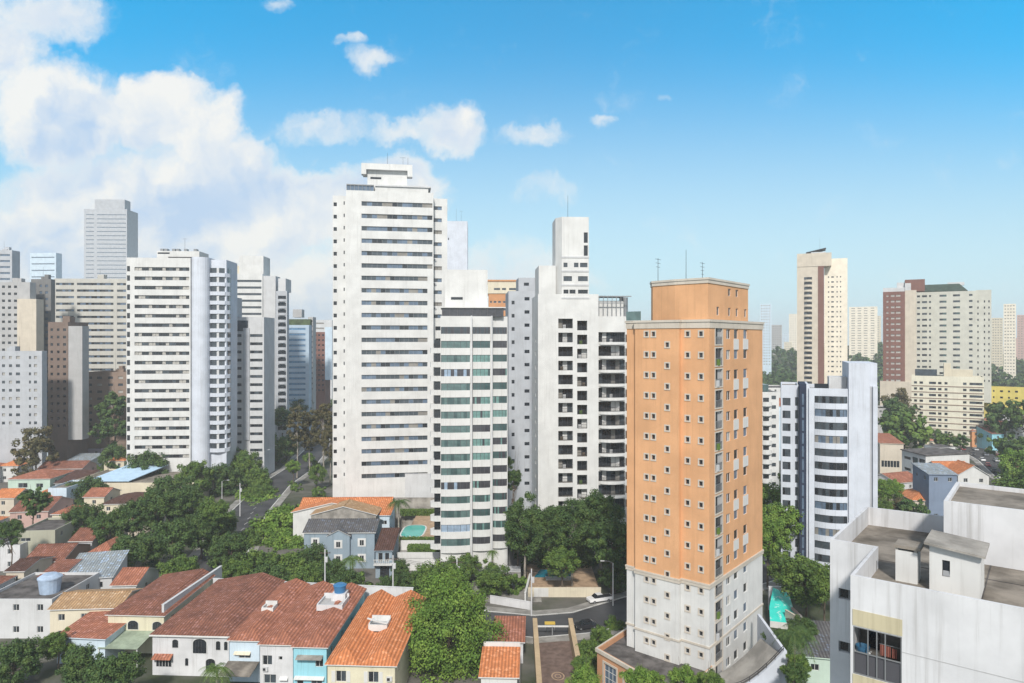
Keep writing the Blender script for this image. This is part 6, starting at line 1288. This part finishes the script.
# ---------------------------------------------------------------- cars
CARB = MB
def car(x, y, ang, color, label, kind='hatch', z=.03, group=None):
    cm = mat('car_paint_' + '_'.join(str(int(c * 100)) for c in color), color, .3, .6, var=0)
    nm = 'pickup_truck' if kind == 'pickup' else 'car'
    T = Thing(nm, label, 'pickup truck' if kind == 'pickup' else 'car', x, y, z, ang, group); L, W = (5.2, 1.85) if kind == 'pickup' else (4.2, 1.7)
    prof = {'hatch': [(-2.1, .35), (-2.1, .75), (-1.95, .92), (-1.15, .98), (1.75, .98), (2.05, .85), (2.1, .35)], 'pickup': [(-2.6, .45), (-2.6, .85), (-2.45, 1.02), (-1.45, 1.08), (.6, 1.08), (2.6, 1.08), (2.6, .45)]}[kind]
    cab = {'hatch': [(-1.2, .97), (-.55, 1.42), (.9, 1.45), (1.75, .98)], 'pickup': [(-1.5, 1.07), (-.85, 1.62), (.35, 1.65), (.6, 1.08)]}[kind]
    b = MB(); n = len(prof)
    for i in range(n - 1): (x0, z0), (x1, z1) = prof[i], prof[i + 1]; k0 = .93 if z0 > .8 else 1; k1 = .93 if z1 > .8 else 1; b.poly([(x0, -W / 2 * k0, z0), (x0, W / 2 * k0, z0), (x1, W / 2 * k1, z1), (x1, -W / 2 * k1, z1)][::-1], cm)
    for sg in (-1, 1): b.poly([(p, sg * W / 2 * (.93 if q > .8 else 1), q) for p, q in prof][::sg], cm)
    b.box(-L / 2 + .1, L / 2 - .1, -W / 2 + .05, W / 2 - .05, .28, .4, DMETAL); T.part('body', b)
    c = MB(); g_ = GL[0]
    for sg in (-1, 1): c.poly([(p, sg * W / 2 * (.92 if q < 1.2 else .76), q) for p, q in cab][::sg], g_)
    for i in range(3): (x0, z0), (x1, z1) = cab[i], cab[i + 1]; k0 = .92 if z0 < 1.2 else .76; k1 = .92 if z1 < 1.2 else .76; c.poly([(x0, -W / 2 * k0, z0), (x0, W / 2 * k0, z0), (x1, W / 2 * k1, z1), (x1, -W / 2 * k1, z1)][::-1], cm if i == 1 else g_)
    T.part('cabin', c)
    if kind == 'pickup': b = MB(); b.box(.7, 2.5, -.8, .8, 1.02, 1.085, DMETAL); T.part('cargo_bed', b)
    for xx in (-L * .31, L * .3):
        for sg in (-1, 1):
            T.inst('wheel', 'wheel', lambda: (lambda b: (b.tube([(0, -.1, .33), (0, .1, .33)], [.33, .33], DMETAL, 14), b.tube([(0, -.115, .33), (0, .115, .33)], [.18, .18], METAL, 10), b)[-1])(MB()), xx, sg * (W / 2 - .08), 0)
    hl = MB(); 
    for sg in (-1, 1): h_ = MB(); h_.box(-L / 2 - .01, -L / 2 + .06, sg * W * .36 - .16, sg * W * .36 + .16, .6, .76, FRAME); T.part('headlight', h_)
    return T.done()
WC, SC, BC, RC, GC_ = (.75, .75, .75), (.4, .41, .42), (.02, .02, .025), (.35, .03, .03), (.12, .13, .15)
car(TX(600, 138), 138.3, R(20), WC, 'white pickup truck parked at the kerb near the orange tower', 'pickup')
car(TX(586, 126), 125.5, R(14), BC, 'black car driving past the brick court toward the orange tower')
car(TX(207, 152), 152, R(10), BC, 'black car parked across the end of the long street'); car(TX(222, 150), 150, R(8), GC_, 'dark grey car parked beside the black one at the street end')
car(TX(222, 195), 197, R(103), (.40, .58, .66), 'pale blue car parked along the kerb of the long street'); car(TX(301, 300), 290, R(93), BC, 'dark car driving up the long street'); car(TX(389, 139), 139, R(5), WC, 'white car parked at the foot of the slim balustraded house')
car(TX(511, 144), 145.5, R(4), BC, 'black car under the wall of the ramp beside the small round tree'); car(TX(318, 480), 470, R(105), WC, 'white car far along the long street'); car(TX(327, 470), 455, R(105), BC, 'dark car far along the long street')
k = 0; cols_ = [(WC, 'white'), (SC, 'silver'), (BC, 'black'), (GC_, 'dark grey'), (RC, 'red'), (SC, 'silver')]
for j in range(9):
    for q, off in enumerate((1.3, 6.5, 11.6)):
        t = j / 9 * 3.0; i = int(t); fr0 = t - i; a = Vector(S3[i]); b = Vector(S3[i + 1]); p = a.lerp(b, fr0); d = (b - a).normalized(); p = p + Vector((d.y, -d.x)) * off
        c, cn = cols_[(j * 2 + q) % 6]; k += 1
        car(p.x, p.y, math.atan2(d.y, d.x), c, f'{cn} car among the traffic and parked cars on the hillside street', group=f'{cn} cars on the hillside street')
# ---------------------------------------------------------------- poles and lamps
def lamp(label, u, d, h=9, arm=1.6, ang=0):
    T = Thing('street_lamp', label, 'street lamp', TX(u, d), d, .1, ang); b = MB(); b.tube([(0, 0, 0), (0, 0, h)], [.13, .08], WORN, 8); b.tube([(0, 0, h), (arm * .5, 0, h + .35), (arm, 0, h + .4)], [.05, .045, .04], METAL, 6); T.part('pole', b); b = MB(); b.box(arm - .1, arm + .7, -.14, .14, h + .34, h + .46, LGREY); T.part('lamp_head', b); T.done()
lamp('white street lamp before the pool court wall', 613, 136, 8.5, 1.8, 3.1); lamp('slim white lamp post left of the long street, nearer one', 201, 166, 9, 1.5); lamp('white lamp post on the pavement of the long street, taller one', 264, 252, 12, 1.5, 0); lamp('white lamp post on the pavement of the long street, farther one', 271, 282, 9, 1.5, 0); lamp('lamp post by the parked pale blue car', 222, 212, 9, 1.6)
def pole(label, u, d, h, wires=None):
    T = Thing('utility_pole', label, 'pole', TX(u, d), d, .1); b = MB(); b.tube([(0, 0, 0), (0, 0, h)], [.16, .11], WORN, 8); T.part('pole', b); b = MB(); b.box(-1.1, 1.1, -.06, .06, h - .8, h - .68, BARK); [b.box(x - .05, x + .05, -.05, .05, h - .68, h - .5, DMETAL) for x in (-1, -.4, .4, 1)]; T.part('crossarm', b); b = MB(); b.tube([(.3, 0, h - 2.6), (.3, 0, h - 1.6)], [.28, .28], LGREY, 10); T.part('transformer', b); T.done()
pole('white utility pole behind the brightest orange roof', 393, 133, 11); pole('white utility pole at the head of the brick court', 531.5, 131, 9); pole('utility pole by the long low street wall', 457, 134, 10); pole('utility pole beside the grey-blue house garden', 325, 140, 10); pole('utility pole on the far pavement beyond the pale blue car', 240, 205, 10)
mb = MB()
A_ = [Vector((TX(u, d), d, h - .4)) for u, d, h in ((393, 133, 11), (457, 134, 10), (531.5, 131, 9), (613, 136, 8.5))]
for i in range(3):
    for off in (-.8, 0, .8):
        pts = [A_[i].lerp(A_[i + 1], t / 6) + Vector((0, off, -.9 * math.sin(math.pi * t / 6))) for t in range(7)]; mb.tube(pts, [.03] * 7, DMETAL, 4)
lay('power_line', mb, (0, 0, 0), 'thin black power lines strung above the cross street', 'cable')

# ---------------------------------------------------------------- the air
mb = MB(); mb.box(-4000, 4000, -60, 6100, -1.2, 190, mat('air', (1, 1, 1), var=0)); hz_m = bpy.data.materials.new('haze_air'); hz_m.use_nodes = True; hn = hz_m.node_tree; hn.nodes.clear()
pv = hn.nodes.new('ShaderNodeVolumePrincipled'); pv.inputs['Color'].default_value = (.93, .97, 1.0, 1); pv.inputs['Density'].default_value = 0.00026; pv.inputs['Anisotropy'].default_value = 0
ho_ = hn.nodes.new('ShaderNodeOutputMaterial'); hn.links.new(pv.outputs[0], ho_.inputs['Volume'])
me = mb.mesh('haze'); me.materials.clear(); me.materials.append(hz_m); o = link('haze', me, kind='stuff')
